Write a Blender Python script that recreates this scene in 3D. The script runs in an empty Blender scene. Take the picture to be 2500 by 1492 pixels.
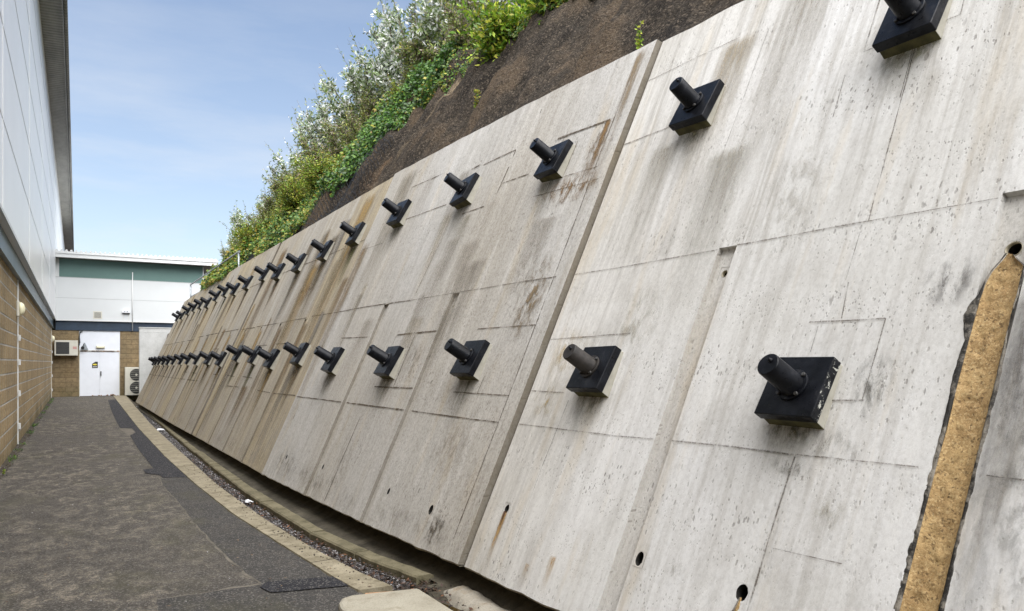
import bpy, bmesh, math, random
from mathutils import Vector, Matrix, noise as mnoise
R = math.radians
random.seed(7)
S = bpy.context.scene
COL = S.collection

# ------------------------------------------------------------------ camera, sky, sun, exposure
cam_d = bpy.data.cameras.new('camera'); cam = bpy.data.objects.new('camera', cam_d); COL.objects.link(cam)
cam.location = (0, 0, 1.6)
cam.rotation_euler = (R(90), 0, -math.atan(1062/1870))
cam_d.sensor_width = 36; cam_d.lens = 36*1870/2500; cam_d.shift_y = 139/2500
cam_d.clip_start = .05; cam_d.clip_end = 2000
S.camera = cam

SUN_EL, SUN_AZ = 60, 186          # azimuth measured clockwise from +Y (the alley direction)
W = bpy.data.worlds.new("World"); S.world = W; W.use_nodes = True
wt = W.node_tree; wt.nodes.clear()
def wn(t, **k):
    n = wt.nodes.new(t)
    for a, b in k.items(): setattr(n, a, b)
    return n
sky = wn('ShaderNodeTexSky', sky_type='NISHITA', sun_disc=False, sun_elevation=R(SUN_EL), sun_rotation=R(SUN_AZ))
sky.dust_density = .7; sky.air_density = 1.0; sky.ozone_density = 1.3; sky.altitude = 50
wtc = wn('ShaderNodeTexCoord'); wmp = wn('ShaderNodeMapping'); wmp.inputs['Scale'].default_value = (2.2, 2.2, 11.0)
wnz = wn('ShaderNodeTexNoise'); wnz.inputs['Scale'].default_value = 1.7; wnz.inputs['Detail'].default_value = 9; wnz.inputs['Roughness'].default_value = .58
wrp = wn('ShaderNodeValToRGB'); wrp.color_ramp.elements[0].position = .42; wrp.color_ramp.elements[1].position = .70
wrp.color_ramp.elements[0].color = (0, 0, 0, 1); wrp.color_ramp.elements[1].color = (1, 1, 1, 1)
wmx = wn('ShaderNodeMixRGB'); wmx.inputs[2].default_value = (4.9, 5.05, 5.25, 1)
wbg = wn('ShaderNodeBackground'); wbg.inputs['Strength'].default_value = .075
wo = wn('ShaderNodeOutputWorld')
L = wt.links.new
L(wtc.outputs['Generated'], wmp.inputs[0]); L(wmp.outputs[0], wnz.inputs['Vector']); L(wnz.outputs['Fac'], wrp.inputs[0])

wsp = wn('ShaderNodeSeparateXYZ'); L(wtc.outputs['Generated'], wsp.inputs[0])
def wmath(op, a, b, clamp=False):
    n = wn('ShaderNodeMath', operation=op); n.use_clamp = clamp
    for q, v in zip(n.inputs, (a, b)):
        if isinstance(v, bpy.types.NodeSocket): L(v, q)
        else: q.default_value = v
    return n.outputs[0]
whz = wmath('SUBTRACT', 1., wmath('MULTIPLY', wsp.outputs[2], 2.0), True)      # paler towards the horizon
wfac = wmath('ADD', wmath('ADD', .07, wmath('MULTIPLY', whz, .34)), wmath('MULTIPLY', wrp.outputs[0], wmath('ADD', .04, wmath('MULTIPLY', whz, .42))), True)
L(wfac, wmx.inputs[0]); L(sky.outputs[0], wmx.inputs[1]); L(wmx.outputs[0], wbg.inputs[0]); L(wbg.outputs[0], wo.inputs[0])

sd = bpy.data.lights.new('sun', 'SUN'); sun = bpy.data.objects.new('sun', sd); COL.objects.link(sun)
sd.energy = 4.3; sd.angle = R(80); sd.color = (1, .975, .94)
az = R(SUN_AZ); el = R(SUN_EL)
sdir = Vector((math.sin(az)*math.cos(el), math.cos(az)*math.cos(el), math.sin(el)))
sun.rotation_euler = (-sdir).to_track_quat('-Z', 'Y').to_euler()
sun.location = (0, -5, 20)
S.view_settings.view_transform = 'Standard'; S.view_settings.look = 'None'
S.view_settings.exposure = 1.3; S.view_settings.gamma = 1
S.render.engine = 'CYCLES'

# ------------------------------------------------------------------ material kit
class NT:
    def __init__(s, name):
        s.m = bpy.data.materials.new(name); s.m.use_nodes = True; s.t = s.m.node_tree; s.t.nodes.clear()
        s.out = s.n('ShaderNodeOutputMaterial'); s.b = s.n('ShaderNodeBsdfPrincipled')
        s.t.links.new(s.b.outputs[0], s.out.inputs[0])
    def n(s, t, **k):
        n = s.t.nodes.new(t)
        for a, b in k.items(): setattr(n, a, b)
        return n
    def set(s, sock, v):
        if isinstance(v, bpy.types.NodeSocket): s.t.links.new(v, sock)
        elif isinstance(v, (tuple, list)) and len(v) == 3 and sock.type == 'RGBA': sock.default_value = (*v, 1)
        else: sock.default_value = v
    def co(s, scale=(1, 1, 1), rot=(0, 0, 0), loc=(0, 0, 0), src='Object'):
        c = s.n('ShaderNodeTexCoord'); m = s.n('ShaderNodeMapping')
        m.inputs['Scale'].default_value = scale; m.inputs['Rotation'].default_value = rot; m.inputs['Location'].default_value = loc
        s.t.links.new(c.outputs[src], m.inputs[0]); return m.outputs[0]
    def noise(s, vec, scale=1, det=4, rough=.55, dist=0):
        n = s.n('ShaderNodeTexNoise'); s.set(n.inputs['Vector'], vec)
        n.inputs['Scale'].default_value = scale; n.inputs['Detail'].default_value = det
        n.inputs['Roughness'].default_value = rough; n.inputs['Distortion'].default_value = dist
        return n.outputs['Fac']
    def vor(s, vec, scale=1, feat='F1', out='Distance', rnd=1):
        n = s.n('ShaderNodeTexVoronoi', feature=feat); s.set(n.inputs['Vector'], vec); n.inputs['Scale'].default_value = scale
        n.inputs['Randomness'].default_value = rnd
        return n.outputs[out]
    def ramp(s, f, pts):
        r = s.n('ShaderNodeValToRGB'); s.set(r.inputs[0], f); e = r.color_ramp.elements
        while len(e) < len(pts): e.new(.5)
        for x, (p, c) in zip(e, pts):
            x.position = p; x.color = (*c, 1) if isinstance(c, tuple) else (c, c, c, 1)
        return r.outputs[0]
    def mix(s, f, a, b, mode='MIX'):
        m = s.n('ShaderNodeMixRGB', blend_type=mode); s.set(m.inputs[0], f); s.set(m.inputs[1], a); s.set(m.inputs[2], b); return m.outputs[0]
    def math(s, op, a, b=0., c=0.):
        m = s.n('ShaderNodeMath', operation=op); s.set(m.inputs[0], a); s.set(m.inputs[1], b)
        if op == 'MULTIPLY_ADD': s.set(m.inputs[2], c)
        return m.outputs[0]
    def attr(s, name, out='Color'):
        a = s.n('ShaderNodeAttribute'); a.attribute_name = name; return a.outputs[out]
    def sep(s, v):
        a = s.n('ShaderNodeSeparateXYZ'); s.set(a.inputs[0], v); return a.outputs
    def bump(s, h, st=.4, d=.01, prev=None):
        b = s.n('ShaderNodeBump'); s.set(b.inputs['Height'], h); b.inputs['Strength'].default_value = st; b.inputs['Distance'].default_value = d
        if prev: s.t.links.new(prev, b.inputs['Normal'])
        return b.outputs[0]
    def fin(s, col, rough=.8, bump=None, metal=0, spec=.5, alpha=None):
        s.set(s.b.inputs['Base Color'], col); s.set(s.b.inputs['Roughness'], rough); s.b.inputs['Metallic'].default_value = metal
        s.b.inputs['Specular IOR Level'].default_value = spec
        if bump: s.t.links.new(bump, s.b.inputs['Normal'])
        if alpha is not None: s.set(s.b.inputs['Alpha'], alpha)
        return s.m

def simple(name, col, rough=.6, var=.12, scale=6, bumpd=.002, metal=0, spec=.4):
    t = NT(name); v = t.co()
    n = t.noise(v, scale, 6, .65); f = t.noise(v, scale*14, 4, .6)
    c = t.mix(t.ramp(n, [(.3, 0.), (.72, 1.)]), tuple(x*(1-var) for x in col), tuple(min(1, x*(1+var)) for x in col))
    return t.fin(c, rough, t.bump(f, .3, bumpd), metal, spec)

def mat_wall():
    t = NT('weathered_concrete'); base = t.co()
    tint = t.attr('tint'); sp = t.n('ShaderNodeSeparateColor'); t.set(sp.inputs[0], tint)
    tr, tg, tb = sp.outputs
    lean = (R(0), 0, 0)
    # x kept small in all mappings: the pattern runs in (Y,Z) on the face
    st1 = t.noise(t.co((1.2, 7., .55)), 1.0, 7, .6, .25)
    st2 = t.noise(t.co((2, 26., 1.1)), 1.0, 6, .62, .15)
    big = t.noise(t.co((.4, .8, .6)), 1.0, 5, .55)
    mid = t.noise(t.co((2, 3.2, 2.0)), 1.0, 8, .68)
    fine = t.noise(t.co((40, 46, 30)), 1.0, 5, .75)
    grit = t.noise(t.co((90, 120, 60)), 1.0, 3, .7)
    pale = t.mix(t.ramp(big, [(.35, 0.), (.65, 1.)]), (.66, .655, .63), (.75, .75, .745))
    warm = t.mix(t.ramp(mid, [(.35, 0.), (.68, 1.)]), (.35, .33, .30), (.52, .50, .465))
    och = t.mix(t.ramp(st2, [(.35, 0.), (.65, 1.)]), (.30, .225, .12), (.54, .455, .285))
    c = t.mix(tr, pale, warm); c = t.mix(tg, c, och)
    # long run-off streaks
    s1 = t.ramp(st1, [(.40, 1.), (.60, .0)]); s2 = t.ramp(st2, [(.38, 1.), (.62, 0.)])
    amt = t.math('MULTIPLY', t.math('MULTIPLY', s1, s2), t.math('ADD', .34, tb))
    c = t.mix(amt, c, (.30, .275, .235))
    c = t.mix(t.math('MULTIPLY', t.ramp(st1, [(.56, 0.), (.72, 1.)]), .35), c, (.74, .73, .70))
    c = t.mix(t.math('MULTIPLY', t.ramp(t.noise(t.co((1, 4.3, .5), loc=(3, 8, 2)), 1, 6, .6), [(.56, 0.), (.74, 1.)]), .42), c, (.50, .40, .25))
    c = t.mix(t.math('MULTIPLY', t.ramp(mid, [(.50, 0.), (.68, 1.)]), t.math('ADD', .26, t.math('MULTIPLY', tr, .3))), c, (.27, .25, .215))
    c = t.mix(t.math('MULTIPLY', t.ramp(fine, [(.38, 1.), (.54, 0.)]), t.math('ADD', .13, t.math('MULTIPLY', tr, .34))), c, (.20, .185, .16))
    c = t.mix(t.math('MULTIPLY', t.ramp(t.noise(t.co((50, 75, 55), loc=(2, 7, 1)), 1.0, 4, .8), [(.52, 0.), (.60, 1.)]), t.math('ADD', .02, t.math('MULTIPLY', tr, .42))), c, (.15, .13, .105))
    c = t.mix(t.ramp(grit, [(.62, 0.), (.75, .35)]), c, (.78, .77, .75))
    # blow holes, stretched a little down the slope and leaning
    den = t.ramp(t.noise(t.co((.5, 1.1, 1.1), loc=(5, 1, 3)), 1, 4, .6), [(.38, .0), (.64, 1.)])
    def pits(sc, lo, seed):
        v = t.co(sc, rot=(R(-24), 0, 0), loc=(seed, seed*1.7, seed*.6))
        wob = t.n('ShaderNodeVectorMath', operation='ADD'); nz = t.n('ShaderNodeTexNoise'); nz.inputs['Scale'].default_value = 2.2
        t.set(nz.inputs['Vector'], v)
        sc2 = t.n('ShaderNodeVectorMath', operation='SCALE'); t.set(sc2.inputs[0], nz.outputs['Color']); sc2.inputs['Scale'].default_value = .55
        t.set(wob.inputs[0], v); t.set(wob.inputs[1], sc2.outputs[0])
        n = t.n('ShaderNodeTexVoronoi'); t.set(n.inputs['Vector'], wob.outputs[0]); n.inputs['Scale'].default_value = 1
        cs = t.n('ShaderNodeSeparateColor'); t.set(cs.inputs[0], n.outputs['Color'])
        keep = t.ramp(cs.outputs[0], [(lo, 0.), (lo+.02, 1.)])
        r = t.math('MULTIPLY', t.math('SUBTRACT', t.math('MULTIPLY_ADD', cs.outputs[1], .26, .05), n.outputs['Distance']), 8.)
        r = t.n_clamp(t.math('ADD', r, .55))
        return t.math('MULTIPLY', r, keep)
    p1 = pits((3, 44, 22), .74, 1.3); p2 = pits((6, 80, 46), .44, 4.1); p3 = pits((2, 19, 10), .955, 9.)
    pp = t.math('MAXIMUM', t.math('MAXIMUM', p1, t.math('MULTIPLY', p2, .8)), p3)
    pp = t.n_clamp(t.math('MULTIPLY', pp, t.math('MULTIPLY', t.math('ADD', .14, t.math('MULTIPLY', den, .72)), t.math('ADD', .95, t.math('MULTIPLY', tr, .5)))))
    c = t.mix(t.math('MULTIPLY', pp, .74), c, (.115, .10, .085))
    dk = t.math('SUBTRACT', 1., t.attr('tint', 'Alpha'))  # tint alpha carries the shade painted into slots and joint sides
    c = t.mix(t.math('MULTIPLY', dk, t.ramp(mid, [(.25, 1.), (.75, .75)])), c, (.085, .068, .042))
    h = t.math('MULTIPLY_ADD', fine, .35, t.math('MULTIPLY', mid, .5))
    h = t.math('SUBTRACT', h, t.math('MULTIPLY', pp, .9))
    return t.fin(c, .88, t.bump(h, .5, .007), spec=.25)
def n_clamp(s, v):
    m = s.n('ShaderNodeClamp'); s.set(m.inputs[0], v); return m.outputs[0]
NT.n_clamp = n_clamp

def mat_stain(name, kind):
    t = NT(name); uv = t.n('ShaderNodeUVMap'); uv.uv_map = 'UVMap'
    u, v, _ = t.sep(uv.outputs[0])
    col = t.attr('stain'); al = t.attr('stain', 'Alpha')
    if kind == 'streak':
        e = t.math('MULTIPLY', t.math('MULTIPLY', u, t.math('SUBTRACT', 1., u)), 4.)
        e = t.math('POWER', t.n_clamp(e), .7)
        fall = t.math('POWER', t.n_clamp(v), 1.25)
        nz = t.ramp(t.noise(t.co((3, 22, 1.8)), 1, 7, .65, .2), [(.36, 0.), (.60, 1.)])
        nf = t.ramp(t.noise(t.co((30, 60, 30)), 1, 4, .7), [(.30, .45), (.60, 1.)])
        top = t.n_clamp(t.math('MULTIPLY', t.math('SUBTRACT', 1., v), 22.))
        a = t.math('MULTIPLY', t.math('MULTIPLY', e, fall), t.math('MULTIPLY', t.math('MULTIPLY', t.math('ADD', nz, t.math('MULTIPLY', v, .5)), nf), top))
    elif kind == 'blotch':
        du = t.math('SUBTRACT', u, .5); dv = t.math('SUBTRACT', v, .5)
        r = t.math('SQRT', t.math('ADD', t.math('MULTIPLY', du, du), t.math('MULTIPLY', dv, dv)))
        e = t.n_clamp(t.math('MULTIPLY', t.math('SUBTRACT', .5, r), 2.6))
        nz = t.ramp(t.noise(t.co((8, 19, 9)), 1, 8, .75, .3), [(.47, 0.), (.60, 1.)])
        a = t.math('MULTIPLY', e, nz)
    elif kind == 'seam':
        nz = t.ramp(t.noise(t.co((5, 9, 9)), 1, 6, .75), [(.38, 0.), (.55, 1.)])
        nf = t.ramp(t.noise(t.co((70, 90, 90)), 1, 3, .7), [(.30, .15), (.55, 1.)])
        e = t.n_clamp(t.math('MULTIPLY', t.math('MULTIPLY', v, t.math('SUBTRACT', 1., v)), 6.))
        a = t.math('MULTIPLY', t.math('MULTIPLY', e, nf), t.math('ADD', nz, .22))
    elif kind == 'solid':
        nz = t.ramp(t.noise(t.co((12, 30, 30)), 1, 6, .75), [(.30, .5), (.55, 1.)])
        e = t.n_clamp(t.math('MULTIPLY', t.math('MULTIPLY', u, t.math('SUBTRACT', 1., u)), 14.))
        a = t.math('MULTIPLY', e, nz)
    a = t.n_clamp(t.math('MULTIPLY', a, al))
    return t.fin(col, .85, alpha=a, spec=.2)

def mat_leaf(name, rough=.45, trans=.25):
    t = NT(name); c = t.attr('leaf')
    m = t.fin(c, rough, spec=.4)
    tr = t.n('ShaderNodeBsdfTranslucent'); t.set(tr.inputs[0], t.mix(.5, c, (.5, .6, .1), 'MULTIPLY'))
    mx = t.n('ShaderNodeMixShader'); mx.inputs[0].default_value = trans
    tr2 = t.n('ShaderNodeBsdfTranslucent'); t.set(tr2.inputs[0], c)
    t.t.links.new(t.b.outputs[0], mx.inputs[1]); t.t.links.new(tr2.outputs[0], mx.inputs[2]); t.t.links.new(mx.outputs[0], t.out.inputs[0])
    return m

def mat_block(name, axis):
    t = NT(name); c = t.n('ShaderNodeTexCoord'); x, y, z = t.sep(c.outputs['Object'])
    cb = t.n('ShaderNodeCombineXYZ'); t.set(cb.inputs[0], y if axis == 'Y' else x); t.set(cb.inputs[1], z)
    b = t.n('ShaderNodeTexBrick'); t.set(b.inputs['Vector'], cb.outputs[0])
    b.inputs['Scale'].default_value = 1; b.inputs['Brick Width'].default_value = .46; b.inputs['Row Height'].default_value = .235 if axis == 'Y' else .225
    b.inputs['Mortar Size'].default_value = .017 if axis == 'Y' else .007; b.inputs['Mortar Smooth'].default_value = .35; b.inputs['Bias'].default_value = -.1
    kk = 1 if axis == 'Y' else .55
    b.inputs['Color1'].default_value = (.52*kk, .385*kk, .215*kk, 1); b.inputs['Color2'].default_value = (.43*kk, .31*kk, .165*kk, 1)
    b.inputs['Mortar'].default_value = ((.60, .57, .51, 1) if axis == 'Y' else (.15, .11, .07, 1))
    sc = 1 if axis == 'Y' else .6
    n1 = t.noise(t.co((1, 1, 1)), 16*sc, 9, .78); n2 = t.noise(t.co(), 60*sc, 4, .7); n3 = t.noise(t.co((1, .5, 1)), .9, 5, .6)
    col = t.mix(t.ramp(n1, [(.34, .75), (.55, 0.)]), b.outputs['Color'], (.085, .06, .035))
    col = t.mix(t.ramp(n2, [(.55, 0.), (.75, .5)]), col, (.45, .36, .23))
    col = t.mix(t.ramp(n3, [(.38, .35), (.6, 0.)]), col, (.14, .12, .08))
    # damp green foot of the wall
    low = t.n_clamp(t.math('MULTIPLY', t.math('SUBTRACT', .55, z), 1.6))
    col = t.mix(t.math('MULTIPLY', low, t.ramp(n3, [(.3, .9), (.7, .2)])), col, (.075, .075, .035))
    h = t.math('MULTIPLY_ADD', n1, 1.0, t.math('MULTIPLY', b.outputs['Fac'], -.9))
    return t.fin(col, .92, t.bump(h, .9, .03), spec=.2)

def mat_asphalt(name, c0, c1, dust=.0, dustcol=(.26, .215, .16), wear=.3):
    t = NT(name); v = t.co()
    n1 = t.noise(v, 150, 4, .75); n2 = t.noise(v, 52, 5, .75); n3 = t.noise(t.co((1.25, .8, 1)), 4.2, 12, .80, .5); n4 = t.noise(t.co((.5, .25, 1)), 1.2, 4, .5)
    sp = t.vor(v, 110, out='Color'); ss = t.n('ShaderNodeSeparateColor'); t.set(ss.inputs[0], sp)
    c = t.mix(t.ramp(n3, [(.35, 0.), (.66, 1.)]), c0, c1)
    c = t.mix(t.ramp(n1, [(.35, .65), (.60, 0.)]), c, tuple(x*.25 for x in c0))
    c = t.mix(t.ramp(ss.outputs[0], [(.86, 0.), (.92, .55)]), c, (.24, .225, .20))
    c = t.mix(t.math('MULTIPLY', t.ramp(n2, [(.5, 0.), (.7, 1.)]), wear), c, (.20, .18, .155))
    if dust:
        d = t.math('MULTIPLY', t.ramp(n3, [(.49, 0.), (.56, 1.)]), t.ramp(n4, [(.37, .12), (.54, 1.)]))
        gr = t.math('MULTIPLY', t.ramp(n1, [(.42, 0.), (.50, 1.)]), t.ramp(n2, [(.40, .05), (.54, 1.)]))
        d = t.math('MULTIPLY', d, t.ramp(t.noise(v, 14, 8, .8), [(.44, 0.), (.56, 1.)]))
        d = t.math('MULTIPLY', d, t.math('ADD', .10, gr))
        c = t.mix(t.math('MULTIPLY', d, dust), c, dustcol)
        mo = t.ramp(t.noise(t.co((.7, .4, 1), loc=(4, 4, 0)), 2.1, 6, .65), [(.52, 0.), (.7, .5)])
        c = t.mix(mo, c, (.075, .07, .04))
    h = t.math('MULTIPLY_ADD', n1, .6, n2)
    return t.fin(c, .86, t.bump(h, .9, .010), spec=.25)

def mat_flatconc(name, c0, c1, dirt=(.17, .13, .07), da=.5, blue=0):
    t = NT(name); v = t.co()
    n1 = t.noise(v, 3.2, 8, .68); n2 = t.noise(v, 90, 4, .7); n3 = t.noise(v, 11, 7, .7)
    c = t.mix(t.ramp(n1, [(.34, 0.), (.66, 1.)]), c0, c1)
    c = t.mix(t.math('MULTIPLY', t.ramp(n3, [(.52, 0.), (.70, 1.)]), da), c, dirt)
    c = t.mix(t.ramp(n2, [(.34, .4), (.52, 0.)]), c, tuple(x*.4 for x in c0))
    return t.fin(c, .86, t.bump(t.math('MULTIPLY_ADD', n2, .5, n3), .45, .006), spec=.25)

def mat_black(name='black_bitumen_paint', chips=0):
    t = NT(name); v = t.co(); g = t.n('ShaderNodeNewGeometry')
    oi = t.n('ShaderNodeObjectInfo')
    off = t.n('ShaderNodeVectorMath', operation='ADD'); t.set(off.inputs[0], v)
    cb = t.n('ShaderNodeCombineXYZ'); r = t.math('MULTIPLY', oi.outputs['Random'], 40.); t.set(cb.inputs[0], r); t.set(cb.inputs[1], r)
    t.set(off.inputs[1], cb.outputs[0]); v = off.outputs[0]
    n1 = t.noise(v, 9, 7, .65); n2 = t.noise(v, 60, 4, .6); n3 = t.noise(v, 30, 8, .75)
    c = t.mix(t.ramp(n1, [(.42, 0.), (.70, 1.)]), (.0035, .004, .0055), (.013, .0145, .019))
    if chips: c = t.mix(t.ramp(n3, [(.565, 0.), (.59, 1.)]), c, (.40, .40, .36))
    else: c = t.mix(t.ramp(n3, [(.72, 0.), (.75, .8)]), c, (.30, .28, .24))
    rr = t.ramp(n3, [(.3, .20), (.7, .52)]); c = t.mix(t.ramp(n1, [(.60, 0.), (.75, .25)]), c, (.10, .09, .075))
    return t.fin(c, rr, t.bump(n2, .35, .002), spec=.17)

def mat_rock():
    t = NT('brown_bank_earth'); v = t.co()
    n1 = t.noise(v, 4.2, 12, .82, .5); n2 = t.noise(v, 26, 8, .8); n3 = t.noise(v, 1.1, 6, .62); vo = t.vor(v, 13)
    c = t.mix(t.ramp(n1, [(.36, 0.), (.62, 1.)]), (.018, .014, .010), (.10, .080, .060))
    c = t.mix(t.ramp(n3, [(.50, 0.), (.62, .65)]), c, (.19, .135, .085)); c = t.mix(t.ramp(n3, [(.36, .8), (.47, 0.)]), c, (.022, .018, .015))
    c = t.mix(t.ramp(n2, [(.56, 0.), (.72, .75)]), c, (.30, .25, .185))
    c = t.mix(t.ramp(n2, [(.30, .85), (.46, 0.)]), c, (.010, .008, .006))
    vc = t.vor(t.co((1, 1, 1)), 48, out='Color'); vs = t.n('ShaderNodeSeparateColor'); t.set(vs.inputs[0], vc)
    c = t.mix(t.ramp(vs.outputs[0], [(.72, 0.), (.97, .6)]), c, (.25, .20, .15)); c = t.mix(t.ramp(vs.outputs[1], [(.0, .7), (.3, 0.)]), c, (.014, .011, .008))
    h = t.math('ADD', t.math('MULTIPLY', n1, 1.6), t.math('ADD', t.math('MULTIPLY', n2, .6), t.math('MULTIPLY', t.vor(v, 46), .4)))
    return t.fin(c, .93, t.bump(h, 1., .09), spec=.2)

M = {}
M['wall'] = mat_wall()
M['streak'] = mat_stain('runoff_stain', 'streak'); M['blotch'] = mat_stain('patchy_stain', 'blotch'); M['seam'] = mat_stain('formwork_seam_dirt', 'seam')
M['solid'] = mat_stain('dirt_line', 'solid')
M['pad'] = simple('pad_concrete', (.33, .315, .265), .85, .2, 9, .003)
M['padlow'] = simple('pad_underside_concrete', (.085, .08, .035), .9, .45, 14, .003)  # darker olive tone for the lower face of the pad
M['black'] = mat_black(); M['blackchip'] = mat_black('chipped_black_paint', 1)
M['dusty'] = simple('dusty_brown_paint', (.024, .020, .017), .6, .6, 22, .002)
M['bolt'] = simple('worn_bolt', (.07, .068, .065), .5, .6, 60, .001, .4)
M['pvc'] = simple('cream_pipe', (.42, .38, .28), .45, .25, 20, .001)
M['dark'] = simple('hollow_shade', (.012, .011, .009), .9, .3, 20)  # near-black colour painted in as the shade inside holes and the open joint
M['joint'] = simple('joint_sealant', (.035, .03, .025), .8, .3, 18, .003)
M['block'] = mat_block('split_face_block', 'Y'); M['blockx'] = mat_block('split_face_block_end', 'X')
M['asph'] = mat_asphalt('old_asphalt', (.046, .041, .035), (.110, .098, .082), .7, (.36, .31, .235), .65)
M['dust'] = mat_flatconc('crumbled_edge', (.09, .08, .066), (.17, .15, .12), (.05, .045, .038), .9)
M['asph2'] = mat_asphalt('grey_asphalt', (.042, .040, .038), (.072, .067, .061), .2, (.2, .16, .11))
M['asph3'] = mat_asphalt('dark_asphalt', (.018, .018, .022), (.030, .030, .035), 0, wear=.12)
M['conc'] = mat_flatconc('kerb_concrete', (.17, .145, .095), (.32, .28, .20), (.08, .065, .038), .9)
M['kerb'] = mat_flatconc('mossy_kerb_concrete', (.10, .087, .052), (.20, .175, .11), (.05, .045, .02), .7)
M['foot'] = mat_flatconc('stained_footing_concrete', (.035, .030, .021), (.105, .092, .066), (.02, .017, .011), .8)
M['slab'] = mat_flatconc('slab_concrete', (.26, .235, .18), (.34, .315, .25), (.15, .115, .065), .45)
M['lump'] = mat_flatconc('spilt_cement', (.24, .215, .17), (.38, .35, .29), (.20, .13, .06), .6)
M['grayw'] = mat_flatconc('smooth_grey_concrete', (.46, .465, .45), (.56, .565, .55), (.30, .30, .28), .35)
M['rock'] = mat_rock()
M['soil'] = simple('soil', (.05, .04, .025), .95, .4, 8, .01)
M['clad'] = simple('white_cladding_panel', (.86, .84, .80), .32, .035, .8, .0006, 0, .5)
M['clad2'] = simple('end_white_cladding', (.58, .60, .60), .5, .03, .9, .0006)
M['cladj'] = simple('panel_joint', (.36, .37, .37), .5, .05)
M['cladh'] = simple('panel_joint_trim', (.80, .81, .81), .35, .03)
M['band'] = simple('slate_blue_flashing', (.115, .165, .20), .38, .18, 3)
M['band2'] = simple('navy_flashing', (.028, .045, .07), .45, .25, 3)
M['green'] = simple('green_cladding', (.105, .185, .165), .55, .06, 2)
M['trim'] = simple('white_trim', (.64, .65, .64), .45, .04, 2)
M['door'] = simple('white_door_paint', (.72, .75, .80), .45, .04, 3, .0008)
M['rust'] = simple('rust', (.36, .19, .09), .9, .5, 30)
M['ac'] = simple('cream_enamel', (.58, .565, .49), .5, .07, 5)
M['grille'] = simple('dark_grille', (.035, .037, .037), .6, .3, 30)
M['lampm'] = simple('cream_diffuser', (.78, .74, .52), .35, .06, 20)
M['steel'] = simple('galvanised_rail', (.34, .37, .39), .4, .15, 12, .001, .6)
M['bark'] = simple('twig_bark', (.11, .085, .06), .9, .35, 20)
M['net'] = simple('black_netting', (.012, .013, .015), .6, .3, 20)
M['white'] = simple('white_plastic', (.75, .76, .78), .4, .08, 20)
M['leafm'] = mat_leaf('leaf_tissue'); M['leafdry'] = mat_leaf('fallen_leaf_tissue', .7, .1)
t_ = NT('soffit_ribbed_sheet'); wv = t_.n('ShaderNodeTexWave', bands_direction='Y'); t_.set(wv.inputs['Vector'], t_.co()); wv.inputs['Scale'].default_value = 1.6
nn = t_.noise(t_.co((2, .6, 1)), 1.5, 6, .7)
M['soffit'] = t_.fin(t_.mix(t_.ramp(nn, [(.35, 0.), (.65, 1.)]), t_.mix(wv.outputs['Fac'], (.13, .13, .12), (.21, .21, .195)), t_.mix(wv.outputs['Fac'], (.22, .215, .195), (.30, .295, .27))), .6, t_.bump(wv.outputs['Fac'], .6, .02))
t_ = NT('ochre_mineral_crust'); v_ = t_.co(); a_ = t_.noise(v_, 95, 5, .75); b_ = t_.noise(v_, 9, 6, .65); d_ = t_.noise(t_.co((1, 1, .4)), 26, 6, .75)
c_ = t_.mix(t_.ramp(b_, [(.35, 0.), (.65, 1.)]), (.33, .21, .09), (.50, .34, .155))
c_ = t_.mix(t_.ramp(a_, [(.34, .6), (.46, 0.)]), c_, (.14, .085, .04)); c_ = t_.mix(t_.ramp(a_, [(.56, 0.), (.7, .6)]), c_, (.70, .55, .30))
c_ = t_.mix(t_.ramp(d_, [(.30, .95), (.38, 0.)]), c_, (.045, .03, .018))
vv_ = t_.vor(v_, 120, out='Color'); vs_ = t_.n('ShaderNodeSeparateColor'); t_.set(vs_.inputs[0], vv_)
c_ = t_.mix(t_.ramp(vs_.outputs[0], [(.70, 0.), (.95, .5)]), c_, (.62, .46, .24)); c_ = t_.mix(t_.ramp(vs_.outputs[1], [(.0, .7), (.16, 0.)]), c_, (.07, .042, .02))
M['ochre'] = t_.fin(c_, .8, t_.bump(t_.math('ADD', t_.math('ADD', a_, d_), vs_.outputs[0]), .8, .006), spec=.3)
t_ = NT('black_algae_crust'); v_ = t_.co(); a_ = t_.noise(v_, 70, 5, .7); b_ = t_.noise(v_, 16, 7, .7)
b_ = t_.noise(v_, 7, 9, .75)
M['algae'] = t_.fin(t_.mix(t_.ramp(b_, [(.46, 0.), (.56, 1.)]), (.018, .016, .013), t_.mix(a_, (.10, .085, .065), (.34, .31, .26))), .7, t_.bump(a_, .8, .006), spec=.35)
t_ = NT('puddle_water'); M['puddle'] = t_.fin((.055, .038, .014), .06, spec=.5)

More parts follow.
